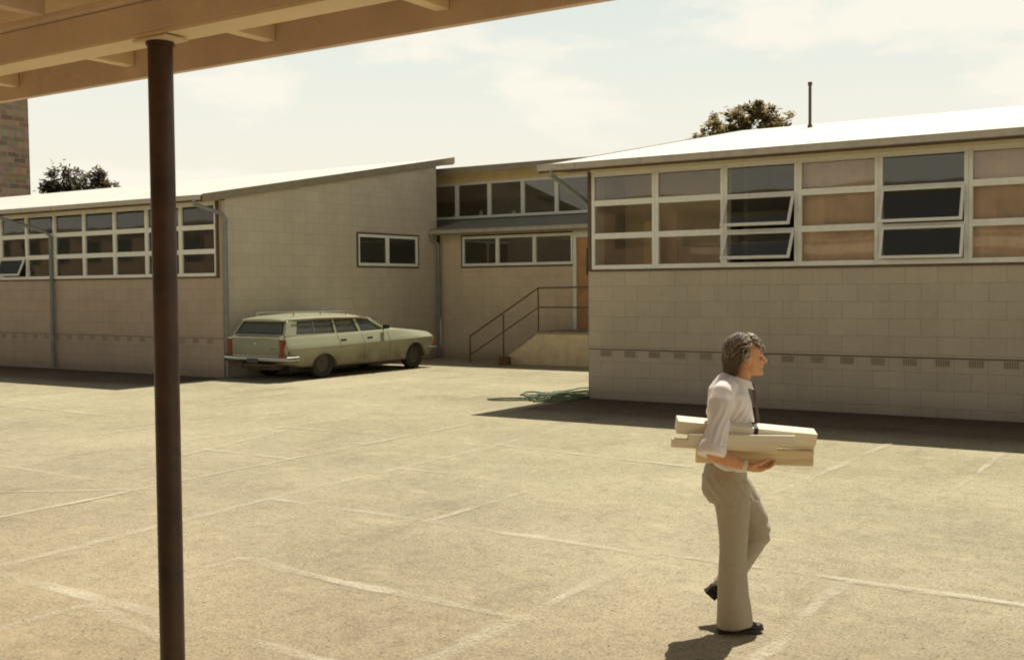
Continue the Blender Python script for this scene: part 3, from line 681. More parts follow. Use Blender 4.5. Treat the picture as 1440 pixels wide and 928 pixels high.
def tree(name, loc, lobes, trunk_h, cols, seed, count, size, label, transl):
    rnd = random.Random(seed)
    t = empty(name, loc, 0, label, 'tree')
    tk = MB(); tk.tube([(0, 0, 0), (.1, 0, trunk_h * .5), (0, .1, trunk_h), (.15, .1, trunk_h + 2.2)], [.42, .33, .26, .1], 10)
    for c, r in lobes:
        c = Vector(c); tk.tube([(0, .05, trunk_h - .6), (c.x * .5, c.y * .5, trunk_h + (c.z - trunk_h) * .55), tuple(c)], [.17, .11, .04], 7)
    tk.build('trunk', mat('bark', (.09, .065, .045), .95, .3, 4, .4, 20), t, smooth=60)
    bm = bmesh.new(); cl = bm.loops.layers.color.new('tone')
    tot = sum(r[0] * r[1] * r[2] for _, r in lobes)
    for c, r in lobes:
        c = Vector(c)
        # sub clumps on each lobe
        nc = max(6, int(22 * (r[0] * r[1] * r[2]) ** .4))
        for q in range(nc):
            while True:
                d = Vector((rnd.gauss(0, 1), rnd.gauss(0, 1), rnd.gauss(0, 1)))
                if d.length > .1: break
            d.normalize(); rr = rnd.uniform(.4, 1.12)
            cc = c + Vector((d.x * r[0], d.y * r[1], d.z * r[2])) * rr
            cr = rnd.uniform(.28, .48) * min(r)
            tone = rnd.uniform(.6, 1.25)
            k = int(count * (r[0] * r[1] * r[2]) / tot / nc)
            for _ in range(k):
                e = Vector((rnd.gauss(0, .5), rnd.gauss(0, .5), rnd.gauss(0, .42))) * cr
                p = cc + e; s = size * rnd.uniform(.6, 1.3)
                a = Vector((rnd.uniform(-1, 1), rnd.uniform(-1, 1), rnd.uniform(-.5, .5))).normalized(); b2 = a.cross(Vector((rnd.uniform(-.6, .6), rnd.uniform(-.6, .6), 1))).normalized()
                vs = [bm.verts.new(p + a * s), bm.verts.new(p + b2 * s * .4), bm.verts.new(p - a * s), bm.verts.new(p - b2 * s * .4)]
                f = bm.faces.new(vs); tt = tone * rnd.uniform(.8, 1.2)
                for lp in f.loops: lp[cl] = (tt * .6, tt * .6, tt * .6, 1)
    me = bpy.data.meshes.new('crown'); bm.to_mesh(me); bm.free()
    m = bpy.data.materials.new(name + ' leaves'); m.use_nodes = True; N, L = nt(m); b = N['Principled BSDF']
    vc = N.new('ShaderNodeVertexColor'); vc.layer_name = 'tone'
    rp = N.new('ShaderNodeValToRGB'); rp.color_ramp.elements[0].position = .25; rp.color_ramp.elements[1].position = .8
    rp.color_ramp.elements[0].color = (*cols[0], 1); rp.color_ramp.elements[1].color = (*cols[1], 1)
    L.new(vc.outputs['Color'], rp.inputs[0]); L.new(rp.outputs[0], b.inputs['Base Color']); b.inputs['Roughness'].default_value = .6
    tl = N.new('ShaderNodeBsdfTranslucent'); L.new(rp.outputs[0], tl.inputs[0]); mx = N.new('ShaderNodeMixShader'); mx.inputs[0].default_value = transl
    L.new(b.outputs[0], mx.inputs[1]); L.new(tl.outputs[0], mx.inputs[2]); L.new(mx.outputs[0], N['Material Output'].inputs['Surface'])
    link('crown', me, m, t)
    return t
tree('gum_tree', (-84.3, 60, 0), [((-2.5, 0, 11.6), (1.7, 1.6, 1.3)), ((-3.6, .3, 10.5), (1.5, 1.5, 1.1)), ((-1.0, .3, 10.5), (1.5, 1.5, 1.1)), ((2.3, -.2, 11.2), (1.5, 1.5, 1.0)), ((3.5, .4, 10.3), (1.3, 1.4, 1.0)), ((1.3, .2, 10.0), (1.4, 1.4, .9)), ((-4.8, .5, 9.6), (1.3, 1.4, .9)), ((0, 0, 8.6), (4.4, 3, 1.3)), ((-8.6, 0, 9.0), (1.4, 1.4, .8))], 6.2,
     [(.08, .064, .04), (.40, .31, .18)], 3, 15000, .23, 'dark round topped tree behind the left roof beside the tower', .5)
tree('oak_tree', (-23.7, 60, 0), [((.6, 0, 11.5), (1.7, 1.6, .8)), ((-1.0, 0, 11.2), (1.2, 1.3, .75)), ((2.0, .2, 10.9), (.9, 1.2, .8)), ((-2.1, 0, 10.4), (1.2, 1.2, .55)), ((0.2, 0, 9.6), (3.2, 2.6, 1.0)), ((-3.2, 0, 9.7), (1.3, 1.2, .6))], 7.5,
     [(.24, .19, .08), (.60, .49, .22)], 8, 15000, .17, 'olive green tree crown showing above the right roof near the flue', .7)

# ------------------------------------------------------------------ station wagon
def carpaint(name, col):
    m = bpy.data.materials.new(name); m.use_nodes = True; N, L = nt(m); b = N['Principled BSDF']; tc = N.new('ShaderNodeTexCoord')
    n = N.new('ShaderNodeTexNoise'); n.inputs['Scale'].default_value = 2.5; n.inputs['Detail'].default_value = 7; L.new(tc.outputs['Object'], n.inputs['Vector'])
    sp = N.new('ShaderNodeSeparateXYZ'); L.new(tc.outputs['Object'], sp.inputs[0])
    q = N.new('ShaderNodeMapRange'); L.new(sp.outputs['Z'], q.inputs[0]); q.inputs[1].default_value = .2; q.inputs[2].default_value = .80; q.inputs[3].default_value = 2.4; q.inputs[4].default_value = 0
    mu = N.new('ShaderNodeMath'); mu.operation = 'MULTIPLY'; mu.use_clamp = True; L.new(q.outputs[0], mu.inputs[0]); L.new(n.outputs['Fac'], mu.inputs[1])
    mx = N.new('ShaderNodeMix'); mx.data_type = 'RGBA'; L.new(mu.outputs[0], mx.inputs[0]); mx.inputs[6].default_value = (*col, 1); mx.inputs[7].default_value = (.135, .11, .065, 1)  # shade of the lower flank painted in as a brown mix
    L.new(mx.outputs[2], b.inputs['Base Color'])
    rr = N.new('ShaderNodeMapRange'); L.new(n.outputs['Fac'], rr.inputs[0]); rr.inputs[3].default_value = .28; rr.inputs[4].default_value = .5; L.new(rr.outputs[0], b.inputs['Roughness'])
    b.inputs['Coat Weight'].default_value = .25; b.inputs['Coat Roughness'].default_value = .2
    return m
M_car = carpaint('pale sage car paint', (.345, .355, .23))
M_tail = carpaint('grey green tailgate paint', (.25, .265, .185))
M_chrome = mat('dull chrome', (.62, .62, .60), .22, .08, 6, metal=1.)
M_tyre = mat('tyre rubber', (.022, .020, .018), .85, .2, 20)
M_rim = mat('brown steel rim', (.05, .036, .028), .55, .2, 12)
M_lamp = mat('dark red lamp lens', (.20, .022, .012), .25, .15, 20)
M_amber = mat('amber lamp lens', (.55, .20, .04), .25, .1)
M_seat = mat('dark seat vinyl', (.13, .12, .095), .6, .2)
M_trim = mat('black rubber seal', (.015, .014, .013), .5, .1)
M_cglass = glass('car window glass', (.66, .72, .66), 1.3, .02, .16)

car = empty('station_wagon', (-17.95, 17.13, 0), R(90), 'pale sage green station wagon with roof rack parked against the tall end wall', 'car')
S = [  # x, zbot, zcrease, ztop, wbot, wcrease, wtop, crown
    (0.00, .50, .70, .93, .82, .865, .77, .0), (0.03, .42, .695, .965, .85, .90, .785, .0), (0.10, .36, .69, .985, .875, .925, .795, .0), (0.5, .28, .69, .99, .90, .945, .80, .0), (1.2, .25, .70, .99, .90, .95, .80, .0),
    (1.9, .24, .71, .995, .90, .95, .80, .0), (2.6, .24, .725, 1.005, .90, .95, .80, .0), (3.3, .24, .74, 1.02, .90, .95, .80, .01), (3.5, .24, .743, 1.03, .90, .95, .80, .025), (3.9, .24, .75, 1.01, .90, .95, .79, .03),
    (4.4, .25, .76, .965, .90, .95, .78, .03), (4.85, .27, .77, .93, .89, .94, .77, .02), (5.10, .32, .77, .90, .87, .92, .77, .012), (5.22, .38, .765, .872, .85, .90, .77, .006), (5.26, .46, .75, .84, .83, .88, .77, .0)]
def interp(x):
    for a, b in zip(S[:-1], S[1:]):
        if a[0] <= x <= b[0]:
            t = (x - a[0]) / (b[0] - a[0]); return [p + (q - p) * t for p, q in zip(a, b)]
    return list(S[0] if x < 0 else S[-1])
def sec(s):
    x, zb, zc, zt, wb, wc, wt, cr = s
    h = [(wb - .10, zb), (wb - .02, zb + .02), (wb + .02, zb + .07), (wb * .5 + wc * .5 + .008, zb + (zc - zb) * .55), (wc - .008, zc - .05), (wc, zc - .006), (wc - .004, zc + .012),
         (wt + (wc - wt) * .68, zc + (zt - zc) * .34), (wt + (wc - wt) * .40, zc + (zt - zc) * .64), (wt + (wc - wt) * .16, zt - .035), (wt, zt - .006), (wt - .03, zt + .004), (wt - .16, zt + cr * .6 + .004), (wt * .4, zt + cr + .006), (0, zt + cr * 1.15 + .008)]
    right = [(x, -w, z) for w, z in h]; left = [(x, w, z) for w, z in reversed(h[:-1])]
    return right + left
# finer stations for a smooth body
xs = []
for a, b in zip(S[:-1], S[1:]):
    k = max(1, int((b[0] - a[0]) / .12)); xs += [a[0] + (b[0] - a[0]) * i / k for i in range(k)]
xs.append(S[-1][0])
b0 = MB(); b0.loft([sec(interp(x)) for x in xs])
me = bpy.data.meshes.new('body'); b0.bm.to_mesh(me); b0.bm.free()
def cutter(x, z, r, sz=1.0):
    m = MB()
    for sgn in (-1, 1):
        m.loft([[(x + r * math.cos(t * 2 * math.pi / 40), sgn * y, z + r * sz * math.sin(t * 2 * math.pi / 40)) for t in range(40)] for y in (.62, 1.2)])
    mm = bpy.data.meshes.new('cut'); m.bm.to_mesh(mm); m.bm.free(); o = bpy.data.objects.new('cut', mm); COL.objects.link(o); return o
RA, FA = 1.19, 4.47
c1 = cutter(RA, .20, .43, .86); c2 = cutter(FA, .30, .405, .93)
# open the cabin: the belt deck is cut away so that the glazing looks into a hollow cabin
m = MB(); m.box(.25, 3.28, -.745, .745, .55, 1.3); mm = bpy.data.meshes.new('cut'); m.bm.to_mesh(mm); m.bm.free(); c3 = bpy.data.objects.new('cut', mm); COL.objects.link(c3)
me = evaluated(me, [('BOOLEAN', dict(operation='DIFFERENCE', object=c, solver='EXACT')) for c in (c1, c2, c3)])
for c in (c1, c2, c3): bpy.data.objects.remove(c)
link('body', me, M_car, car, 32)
# wheel arch lips
for x, z, r, sz, wdt in ((RA, .20, .43, .86, .957), (FA, .30, .405, .93, .957)):
    for sgn in (-1, 1):
        o = MB(); pts = []
        for t in range(25):
            a = R(-14 + 208 * t / 24); px, pz = x + r * math.cos(a), z + r * sz * math.sin(a)
            if pz < .26: continue
            s = interp(px); zc, zb = s[2], s[1]
            w_ = (s[4] * .5 + s[5] * .5 + .008) + ((s[5] - s[4]) * .5) * max(-.3, min(1, (pz - (zb + (zc - zb) * .55)) / (zc - zb - (zc - zb) * .55)))
            pts.append((px, sgn * (w_ - .002), pz))
        o.tube(pts, .012, 8)
        o.build('arch_lip', M_car, car, smooth=60)
# greenhouse sides
def sidemap(sgn, off=0.):
    a = R(20)
    return lambda x, s, n: (x, sgn * (.795 - s * math.sin(a) + (n + off) * math.cos(a)), .985 + s * math.cos(a) + (n + off) * math.sin(a))
outer = [(.072, -.01), (.30, .372), (2.80, .375), (2.96, .33), (3.50, .02), (3.50, -.01)]
wins = [[(.44, .025), (.56, .315), (1.66, .325), (1.66, .020)], [(1.74, .020), (1.74, .325), (2.38, .325), (2.47, .022)], [(2.58, .022), (2.49, .325), (2.80, .318), (2.90, .295), (3.38, .035), (3.36, .022)]]
for sgn in (-1, 1):
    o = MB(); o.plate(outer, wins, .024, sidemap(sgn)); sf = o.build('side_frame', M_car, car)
    for k, wn in enumerate(wins):
        o = MB(); o.plate(wn, [], .006, sidemap(sgn, -.004)); o.build('side_window', M_cglass, car)
        o = MB(); cx_ = sum(p[0] for p in wn) / len(wn); cy_ = sum(p[1] for p in wn) / len(wn)
        inn_ = [(cx_ + (p[0] - cx_) * (1 - .014 / abs(p[0] - cx_)), cy_ + (p[1] - cy_) * (1 - .012 / abs(p[1] - cy_))) for p in wn]
        o.plate(wn, [inn_], .006, sidemap(sgn, .013)); o.build('window_seal', M_trim, sf)
    o = MB(); o.plate([(1.02, .022), (1.02, .32), (1.05, .32), (1.05, .022)], [], .01, sidemap(sgn, -.0)); o.build('window_divider', M_chrome, sf)
    o = MB(); o.plate([(1.93, .022), (1.93, .322), (1.95, .322), (1.95, .022)], [], .01, sidemap(sgn, 0)); o.build('window_divider', M_chrome, sf)
# roof
rs = [(.20, 1.338, .64, .0), (.26, 1.355, .685, .02), (.5, 1.365, .70, .045), (1.2, 1.378, .705, .065), (2.0, 1.373, .705, .065), (2.6, 1.355, .70, .055), (2.86, 1.328, .685, .04), (3.0, 1.298, .665, .025)]
o = MB(); rings = []
for x, z, w_, cr in rs:
    top = [(x, -w_ * q, z - .03 + (.03 + cr) * (1 - abs(q) ** 3.2)) for q in [k / 9 for k in range(9, -10, -1)]]
    rings.append(top + [(x, w_, z - .05), (x, -w_, z - .05)])
o.loft(rings); o.build('roof', M_car, car, smooth=50)
o = MB()
for sgn in (-1, 1): o.tube([(.42, sgn * .722, 1.322), (1.2, sgn * .722, 1.336), (2.0, sgn * .722, 1.334), (2.78, sgn * .715, 1.315), (2.95, sgn * .71, 1.285)], .010, 6)
o.build('drip_rail', mat('reddish drip rail', (.30, .13, .07), .5, .2), car)
# tailgate glass frame, windscreen
def backmap(x0, z0, x1, z1, off=0.):
    d = Vector((x1 - x0, 0, z1 - z0)); ln = d.length; d.normalize(); nn = Vector((-d.z, 0, d.x))
    return (lambda a, s, n: (x0 + d.x * s + nn.x * (n + off), a, z0 + d.z * s + nn.z * (n + off))), ln
fm, ln = backmap(.085, .985, .31, 1.335)
o = MB(); o.plate([(-.80, 0), (.80, 0), (.675, ln), (-.675, ln)], [[(-.70, .05), (.70, .05), (.585, ln - .055), (-.585, ln - .055)]], .03, fm); o.build('tailgate_frame', M_car, car)
o = MB(); o.plate([(-.70, .05), (.70, .05), (.585, ln - .055), (-.585, ln - .055)], [], .006, fm); o.build('rear_window', M_cglass, car)
o = MB(); o.plate([(-.735, .03), (.735, .03), (.60, ln - .035), (-.60, ln - .035)], [[(-.70, .052), (.70, .052), (.583, ln - .058), (-.583, ln - .058)]], .012, backmap(.085, .985, .31, 1.335, .012)[0]); o.build('window_seal', M_trim, car)
fm, ln = backmap(3.56, 1.01, 2.93, 1.31)
o = MB(); o.plate([(-.79, 0), (.79, 0), (.67, ln), (-.67, ln)], [[(-.74, .03), (.74, .03), (.63, ln - .04), (-.63, ln - .04)]], .025, fm); o.build('windscreen_frame', M_car, car)
o = MB(); o.plate([(-.74, .03), (.74, .03), (.63, ln - .04), (-.63, ln - .04)], [], .006, fm); o.build('windscreen', M_cglass, car)
# tailgate panel, lamps, bumpers
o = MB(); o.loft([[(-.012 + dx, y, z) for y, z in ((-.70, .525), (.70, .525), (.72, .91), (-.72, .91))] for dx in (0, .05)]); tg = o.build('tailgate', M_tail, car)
o = MB(); o.box(-.022, -.013, -.72, .72, .935, .955, bev=.003); o.box(-.020, -.0125, -.70, .70, .535, .548, bev=.002); o.build('trim_strip', M_chrome, tg)
o = MB(); o.box(-.020, -.0125, -.60, -.46, .70, .712); o.build('badge', M_trim, tg)
o = MB(); o.box(-.030, -.0125, -.04, .04, .80, .83, bev=.004); o.build('handle', M_chrome, tg)
for sgn in (-1, 1):
    o = MB(); o.box(-.022, .06, min(sgn * .745, sgn * .862), max(sgn * .745, sgn * .862), .555, .90, bev=.012); o.build('tail_lamp', M_lamp, car)
    o = MB(); o.box(-.015, .05, min(sgn * .74, sgn * .85), max(sgn * .74, sgn * .85), .905, .945, bev=.008); o.build('lamp_cap', M_chrome, car)
def bumper(xb, sg, z0, z1, back):
    o = MB(); pts = []
    for t in range(21):
        q = -1 + t / 10; e = abs(q)
        y = q * .96 if e < .92 else math.copysign(.955, q)
        pts.append((xb - sg * .06 * (e ** 4), y))
    pts = [(xb - sg * back, -.965)] + pts + [(xb - sg * back, .965)]
    prof = [(0, z0), (sg * .025, z0 + .02), (sg * .032, (z0 + z1) / 2), (sg * .022, z1 - .02), (-sg * .02, z1), (-sg * .05, z1 - .01), (-sg * .05, z0 + .01)]
    rings = []
    for i, (x, y) in enumerate(pts):
        a = pts[max(i - 1, 0)]; c = pts[min(i + 1, len(pts) - 1)]
        t = Vector((c[0] - a[0], c[1] - a[1])).normalized(); n = Vector((t.y, -t.x)) * sg
        rings.append([(x + n.x * p * sg, y + n.y * p * sg, z) for p, z in prof])
    o.loft(rings); return o
bumper(-.075, -1, .425, .535, .42).build('rear_bumper', mat('worn chrome bumper', (.40, .40, .39), .3, .15, 6, metal=1.), car, smooth=35)
bumper(5.33, 1, .42, .53, .35).build('front_bumper', M_chrome, car, smooth=35)
o = MB(); o.box(-.112, -.108, -.17, .17, .395, .50, bev=.001); o.build('number_plate', mat('dark number plate', (.05, .05, .045), .5), car)
o = MB(); o.tube([(.1, .30, .36), (-.10, .30, .34), (-.20, .30, .40)], .03, 8); o.box(-.10, .3, -.55, .55, .33, .37); o.tube([(.8, -.45, .30), (-.02, -.46, .29)], .03, 8); o.box(.15, .75, -.4, .4, .22, .34, bev=.03); o.build('tow_bar', mat('rusty underbody', (.10, .065, .045), .8, .3), car)
o = MB(); o.box(.4, 4.9, -.62, .62, .20, .30, bev=.03); o.build('underbody', M_trim, car)
o = MB(); o.box(.3, 3.2, -.77, .77, .50, .553); o.build('cabin_floor', M_seat, car)
o = MB(); o.box(.30, 1.2, -.73, .73, .66, .70, bev=.01); o.build('cargo_floor', mat('tan cargo mat', (.40, .36, .26), .8, .1), car)
for x in (1.35, 2.25):
    o = MB()
    o.box(x, x + .5, -.66, .66, .56, .82, bev=.04); o.box(x - .12, x + .04, -.66, .66, .75, 1.12, bev=.05); o.build('seat', M_seat, car)
o = MB(); o.box(3.0, 3.27, -.75, .75, .8, 1.0, bev=.03); o.build('dashboard', M_seat, car)
o = MB(); o.tube([(2.92 + .06 * math.sin(t * .4189), -.36 + .18 * math.cos(t * .4189), .98 + .16 * math.sin(t * .4189)) for t in range(16)], .013, 6); o.build('steering_wheel', M_trim, car)
for sgn in (-1, 1):
    # door seams, handles, mirrors, indicator
    o = MB()
    def seam(x, zlo, zhi):
        pts = []
        for i in range(9):
            z = zlo + (zhi - zlo) * i / 8; s = interp(x); h = sec(s)[:12]
            for p, q in zip(h[:-1], h[1:]):
                if p[2] <= z <= q[2] and q[2] > p[2]:
                    y = p[1] + (q[1] - p[1]) * (z - p[2]) / (q[2] - p[2]); break
            pts.append((x, -sgn * y if sgn > 0 else y, z))
        o.tube([(p[0], p[1] * (1.0005), p[2]) for p in pts], .0045, 5)
    for x, a, b in ((1.71, .62, .985), (2.53, .32, .998), (3.46, .32, 1.02)): seam(x, a, b)
    o.build('door_seam', M_trim, car)
    yy = lambda x, dz: sgn * (interp(x)[5] - .05 + dz)
    for x in (1.86, 2.78):
        h = MB(); s = interp(x); z = s[2] + (s[3] - s[2]) * .42; y = s[6] + (s[5] - s[6]) * .62
        h.box(x - .09, x + .09, min(sgn * (y - .01), sgn * (y + .012)), max(sgn * (y - .01), sgn * (y + .012)), z - .02, z + .02, bev=.006); h.build('door_handle', M_trim, car)
    mi = MB(); mi.box(3.30, 3.40, min(sgn * .84, sgn * .98), max(sgn * .84, sgn * .98), 1.03, 1.13, bev=.02); mi.tube([(3.36, sgn * .79, 1.01), (3.36, sgn * .89, 1.05)], .014, 6); mi.build('door_mirror', M_trim, car)
    a = MB(); a.box(5.10, 5.24, min(sgn * .84, sgn * .90), max(sgn * .84, sgn * .90), .58, .70, bev=.015); a.build('indicator', M_amber, car)
    a = MB(); a.ball((5.25, sgn * .58, .66), (.05, .11, .11)); a.build('headlight', mat('headlight glass', (.6, .6, .58), .1), car, smooth=60)
    a = MB(); a.box(.08, .10, min(sgn * .905, sgn * .93), max(sgn * .905, sgn * .93), .58, .66); a.build('side_marker', M_lamp, car)
# roof rack
o = MB()
for y in (-.56, .56):
    o.tube([(.55, y, 1.472), (2.35, y, 1.478)], .008, 8)
    for x in (.6, 1.45, 2.3): o.box(x - .012, x + .012, y - .008, y + .008, 1.385, 1.480, bev=.004)
for x in (.6, 1.05, 1.45, 1.9, 2.3): o.tube([(x, -.56, 1.484), (x, .56, 1.484)], .007, 8)
o.build('roof_rack', M_chrome, car, smooth=50)
o = MB(); o.tube([(4.2, .70, .98), (4.0, .73, 1.75)], .004, 5); o.build('aerial', M_chrome, car)
# wheels
for x in (RA, FA):
    for sgn in (-1, 1):
        r_, wd_ = .335, .20; yc = sgn * .79
        prof = [(.20, -.085), (.235, -.098), (.30, -.1), (.325, -.085), (.335, -.05), (.335, .05), (.325, .085), (.30, .1), (.235, .098), (.20, .085)]
        o = MB(); t = bmesh.new(); n = 40; V = []
        for k in range(n):
            a = 2 * math.pi * k / n
            V.append([t.verts.new((x + p * math.cos(a), yc + q, r_ + p * math.sin(a))) for p, q in prof])
        for k in range(n):
            for j in range(len(prof)):
                t.faces.new((V[k][j], V[(k + 1) % n][j], V[(k + 1) % n][(j + 1) % len(prof)], V[k][(j + 1) % len(prof)]))
        o.join(t); ty = o.build('wheel', M_tyre, car, smooth=35)
        o = MB(); s = sgn
        rr = [(.198, .07), (.19, .045), (.15, .035), (.13, .055), (.075, .06), (.07, .075), (.03, .08), (.0005, .08)]
        o.loft([[(x + p * math.cos(2 * math.pi * k / 32), yc + s * q, r_ + p * math.sin(2 * math.pi * k / 32)) for k in range(32)] for p, q in rr]); o.build('rim', M_rim, ty, smooth=35)

# ------------------------------------------------------------------ person carrying planks
PHI = 0.58046; MAN = Vector((-2.433, 6.054, 0))
M_skin = bpy.data.materials.new('suntanned skin'); M_skin.use_nodes = True
N, L = nt(M_skin); b_ = N['Principled BSDF']; tc = N.new('ShaderNodeTexCoord'); n_ = N.new('ShaderNodeTexNoise'); n_.inputs['Scale'].default_value = 22; n_.inputs['Detail'].default_value = 5; L.new(tc.outputs['Object'], n_.inputs['Vector'])
rp = N.new('ShaderNodeValToRGB'); rp.color_ramp.elements[0].position = .3; rp.color_ramp.elements[1].position = .7
rp.color_ramp.elements[0].color = (.60, .29, .135, 1); rp.color_ramp.elements[1].color = (.72, .39, .21, 1)
L.new(n_.outputs['Fac'], rp.inputs[0]); L.new(rp.outputs[0], b_.inputs['Base Color']); b_.inputs['Roughness'].default_value = .5; b_.inputs['Subsurface Weight'].default_value = .12; b_.inputs['Subsurface Radius'].default_value = (.01, .004, .002)
M_shirt = mat('off white cotton shirt', (.90, .855, .82), .9, .03, 14, .04, 160)
M_trou = mat('grey fawn trouser cloth', (.44, .39, .305), .95, .06, 30, .1, 260)
M_shoe = mat('black shoe leather', (.022, .018, .016), .4, .2, 20)
M_hair = mat('dark brown hair', (.075, .052, .034), .55, .35, 45)
M_tie = mat('maroon tie', (.085, .030, .030), .7, .5, 60)
M_belt = mat('dark belt leather', (.03, .02, .015), .5, .2, 20)

def limb(mb, rings, n=20):
    """rings: (centre, axis_u halfwidth, axis_v halfwidth, tilt vector) -> elliptical loft about the local limb direction"""
    P = [Vector(r[0]) for r in rings]; out = []
    for i, r in enumerate(rings):
        d = (P[min(i + 1, len(P) - 1)] - P[max(i - 1, 0)]).normalized()
        side = Vector((0, 1, 0)); side = (side - d * side.dot(d)).normalized(); fwd = side.cross(d).normalized()
        out.append([tuple(P[i] + fwd * math.cos(2 * math.pi * k / n) * r[1] + side * math.sin(2 * math.pi * k / n) * r[2]) for k in range(n)])
    mb.loft(out)

# --- body (head, neck, trunk, arms, hands) in the person's own frame: x forward, y to his left, z up
hx, hz_ = .066, 1.478
prof = [(.000, .088, .035, .026), (.010, .100, .005, .040), (.022, .103, -.02, .050), (.036, .097, -.04, .056), (.046, .099, -.052, .060), (.054, .1005, -.060, .062), (.059, .096, -.066, .063), (.066, .100, -.072, .064), (.078, .096, -.08, .066),
        (.10, .091, -.092, .0695), (.116, .088, -.098, .071), (.128, .093, -.100, .0725), (.14, .095, -.102, .0735), (.16, .092, -.103, .0745), (.18, .083, -.098, .072), (.20, .064, -.084, .062), (.215, .038, -.058, .042), (.222, .008, -.025, .018)]
b = MB(); rings = []
for z, fr, bk, hw in prof:
    c = (fr + bk) / 2; a = (fr - bk) / 2; r_ = []
    for k in range(32):
        t = 2 * math.pi * k / 32; ct, s_ = math.cos(t), math.sin(t)
        e = 2 / 2.3
        x = c + a * math.copysign(abs(ct) ** e, ct); y = hw * math.copysign(abs(s_) ** e, s_)
        # face narrows towards the front below the cheekbones
        if x > c and z < .1: y *= 1 - .28 * (x - c) / a * (1 - z / .1)
        r_.append((hx + x, y, hz_ + z))
    rings.append(r_)
b.loft(rings)
b.tube([(hx + .086, 0, hz_ + .122), (hx + .100, 0, hz_ + .103), (hx + .116, 0, hz_ + .084), (hx + .100, 0, hz_ + .073)], [.009, .0115, .0145, .010], 10)
for s in (-1, 1):
    b.ball((hx + .103, s * .011, hz_ + .079), (.013, .008, .008)); b.ball((hx + .088, s * .032, hz_ + .098), (.014, .02, .018))
    b.ball((hx + .088, s * .03, hz_ + .131), (.012, .024, .006))
    b.ball((hx - .002, s * .074, hz_ + .098), (.019, .008, .031), mtx=Matrix.Rotation(R(-8), 4, 'Y')); b.ball((hx + .004, s * .072, hz_ + .075), (.011, .007, .012))
b.ball((hx + .099, 0, hz_ + .0625), (.0075, .023, .0055)); b.ball((hx + .0985, 0, hz_ + .0505), (.008, .021, .006)); b.ball((hx + .093, 0, hz_ + .012), (.014, .02, .014))
limb(b, [((.005, 0, 1.36), .07, .08), ((.015, 0, 1.43), .062, .062), ((.036, 0, 1.475), .058, .055), ((.060, 0, 1.53), .058, .054), ((.062, 0, 1.57), .058, .052)])
# trunk and upper legs under the clothes
limb(b, [((-.03, 0, .86), .095, .14), ((-.025, 0, .96), .09, .135), ((-.01, 0, 1.06), .085, .13), ((-.01, 0, 1.22), .095, .15), ((-.02, 0, 1.34), .09, .16), ((-.01, 0, 1.40), .065, .12)])
limb(b, [((-.03, -.085, .90), .07, .07), ((-.03, -.09, .5), .05, .05), ((-.035, -.09, .08), .038, .038)]); limb(b, [((-.01, .085, .90), .07, .07), ((.15, .09, .57), .05, .05), ((-.045, .09, .20), .038, .038)])
SH, EL, WR = Vector((-.100, -.178, 1.385)), Vector((-.185, -.315, 1.075)), Vector((.005, -.292, .998))
limb(b, [(SH, .055, .055), (SH.lerp(EL, .5), .046, .044), (EL, .042, .040)])
limb(b, [(EL + Vector((-.012, 0, .02)), .034, .036), (EL, .041, .040), (EL.lerp(WR, .3), .042, .041), (EL.lerp(WR, .7), .033, .034), (WR, .026, .030), (WR + Vector((.03, .0, -.006)), .025, .030)])
# right hand: palm under the bundle, fingers curling up its far side, thumb along the near face
pal = [(WR + Vector((.012, .0, -.004)), .022, .028), (WR + Vector((.045, .004, -.012)), .024, .036), (WR + Vector((.085, .012, -.016)), .020, .040), (WR + Vector((.102, .014, -.016)), .014, .037)]
limb(b, pal)
kn = WR + Vector((.100, .012, -.016))
for j, (dy, dx, ln, rr) in enumerate(((-.028, .000, .082, .0095), (-.008, .006, .090, .0098), (.013, .003, .084, .0094), (.032, -.006, .066, .0082))):
    a = kn + Vector((dx - .012, dy, 0)); m1 = a + Vector((ln * .48, .006, .006)); m2 = m1 + Vector((ln * .32, .014, .015)); m3 = m2 + Vector((ln * .14, .016, .018))
    b.tube([a - Vector((.02, 0, 0)), a, a.lerp(m1, .5), m1, m2, m3], [rr * .9, rr * 1.05, rr, rr, rr * .92, rr * .7], 9)
th = WR + Vector((.035, -.024, .004)); b.tube([th, th + Vector((.025, -.018, .014)), th + Vector((.058, -.020, .026)), th + Vector((.088, -.012, .036))], [.013, .0125, .0115, .008], 9)
# left arm hangs relaxed on the far side
SL, ELl, WRl = Vector((-.03, .205, 1.385)), Vector((-.055, .255, 1.10)), Vector((.035, .245, .87))
limb(b, [(SL, .055, .055), (SL.lerp(ELl, .5), .046, .044), (ELl, .042, .040)]); limb(b, [(ELl, .041, .040), (ELl.lerp(WRl, .3), .041, .040), (ELl.lerp(WRl, .75), .031, .03), (WRl, .026, .028)])
limb(b, [(WRl, .026, .020), (WRl + Vector((.012, 0, -.05)), .036, .016), (WRl + Vector((.018, 0, -.095)), .036, .013)])
for j, dx in enumerate((-.028, -.009, .010, .028)):
    a = WRl + Vector((.018 + dx, 0, -.09)); q = (.07, .08, .084, .074)[j]
    b.tube([a, a + Vector((.004, -.004, -q * .5)), a + Vector((.0, -.02, -q * .9)), a + Vector((-.004, -.032, -q))], [.010, .0095, .009, .007], 9)
a = WRl + Vector((.03, -.006, -.03)); b.tube([a, a + Vector((.025, -.014, -.035)), a + Vector((.022, -.022, -.075))], [.013, .0115, .009], 9)
me = remeshed(b, .0042, 3, .4)
person = link('person', me, M_skin, None, 180)
person.location = MAN; person.rotation_euler = (0, 0, PHI)
tag(person, 'brown haired person in white shirt, tie and flared trousers carrying planks under one arm', 'person')

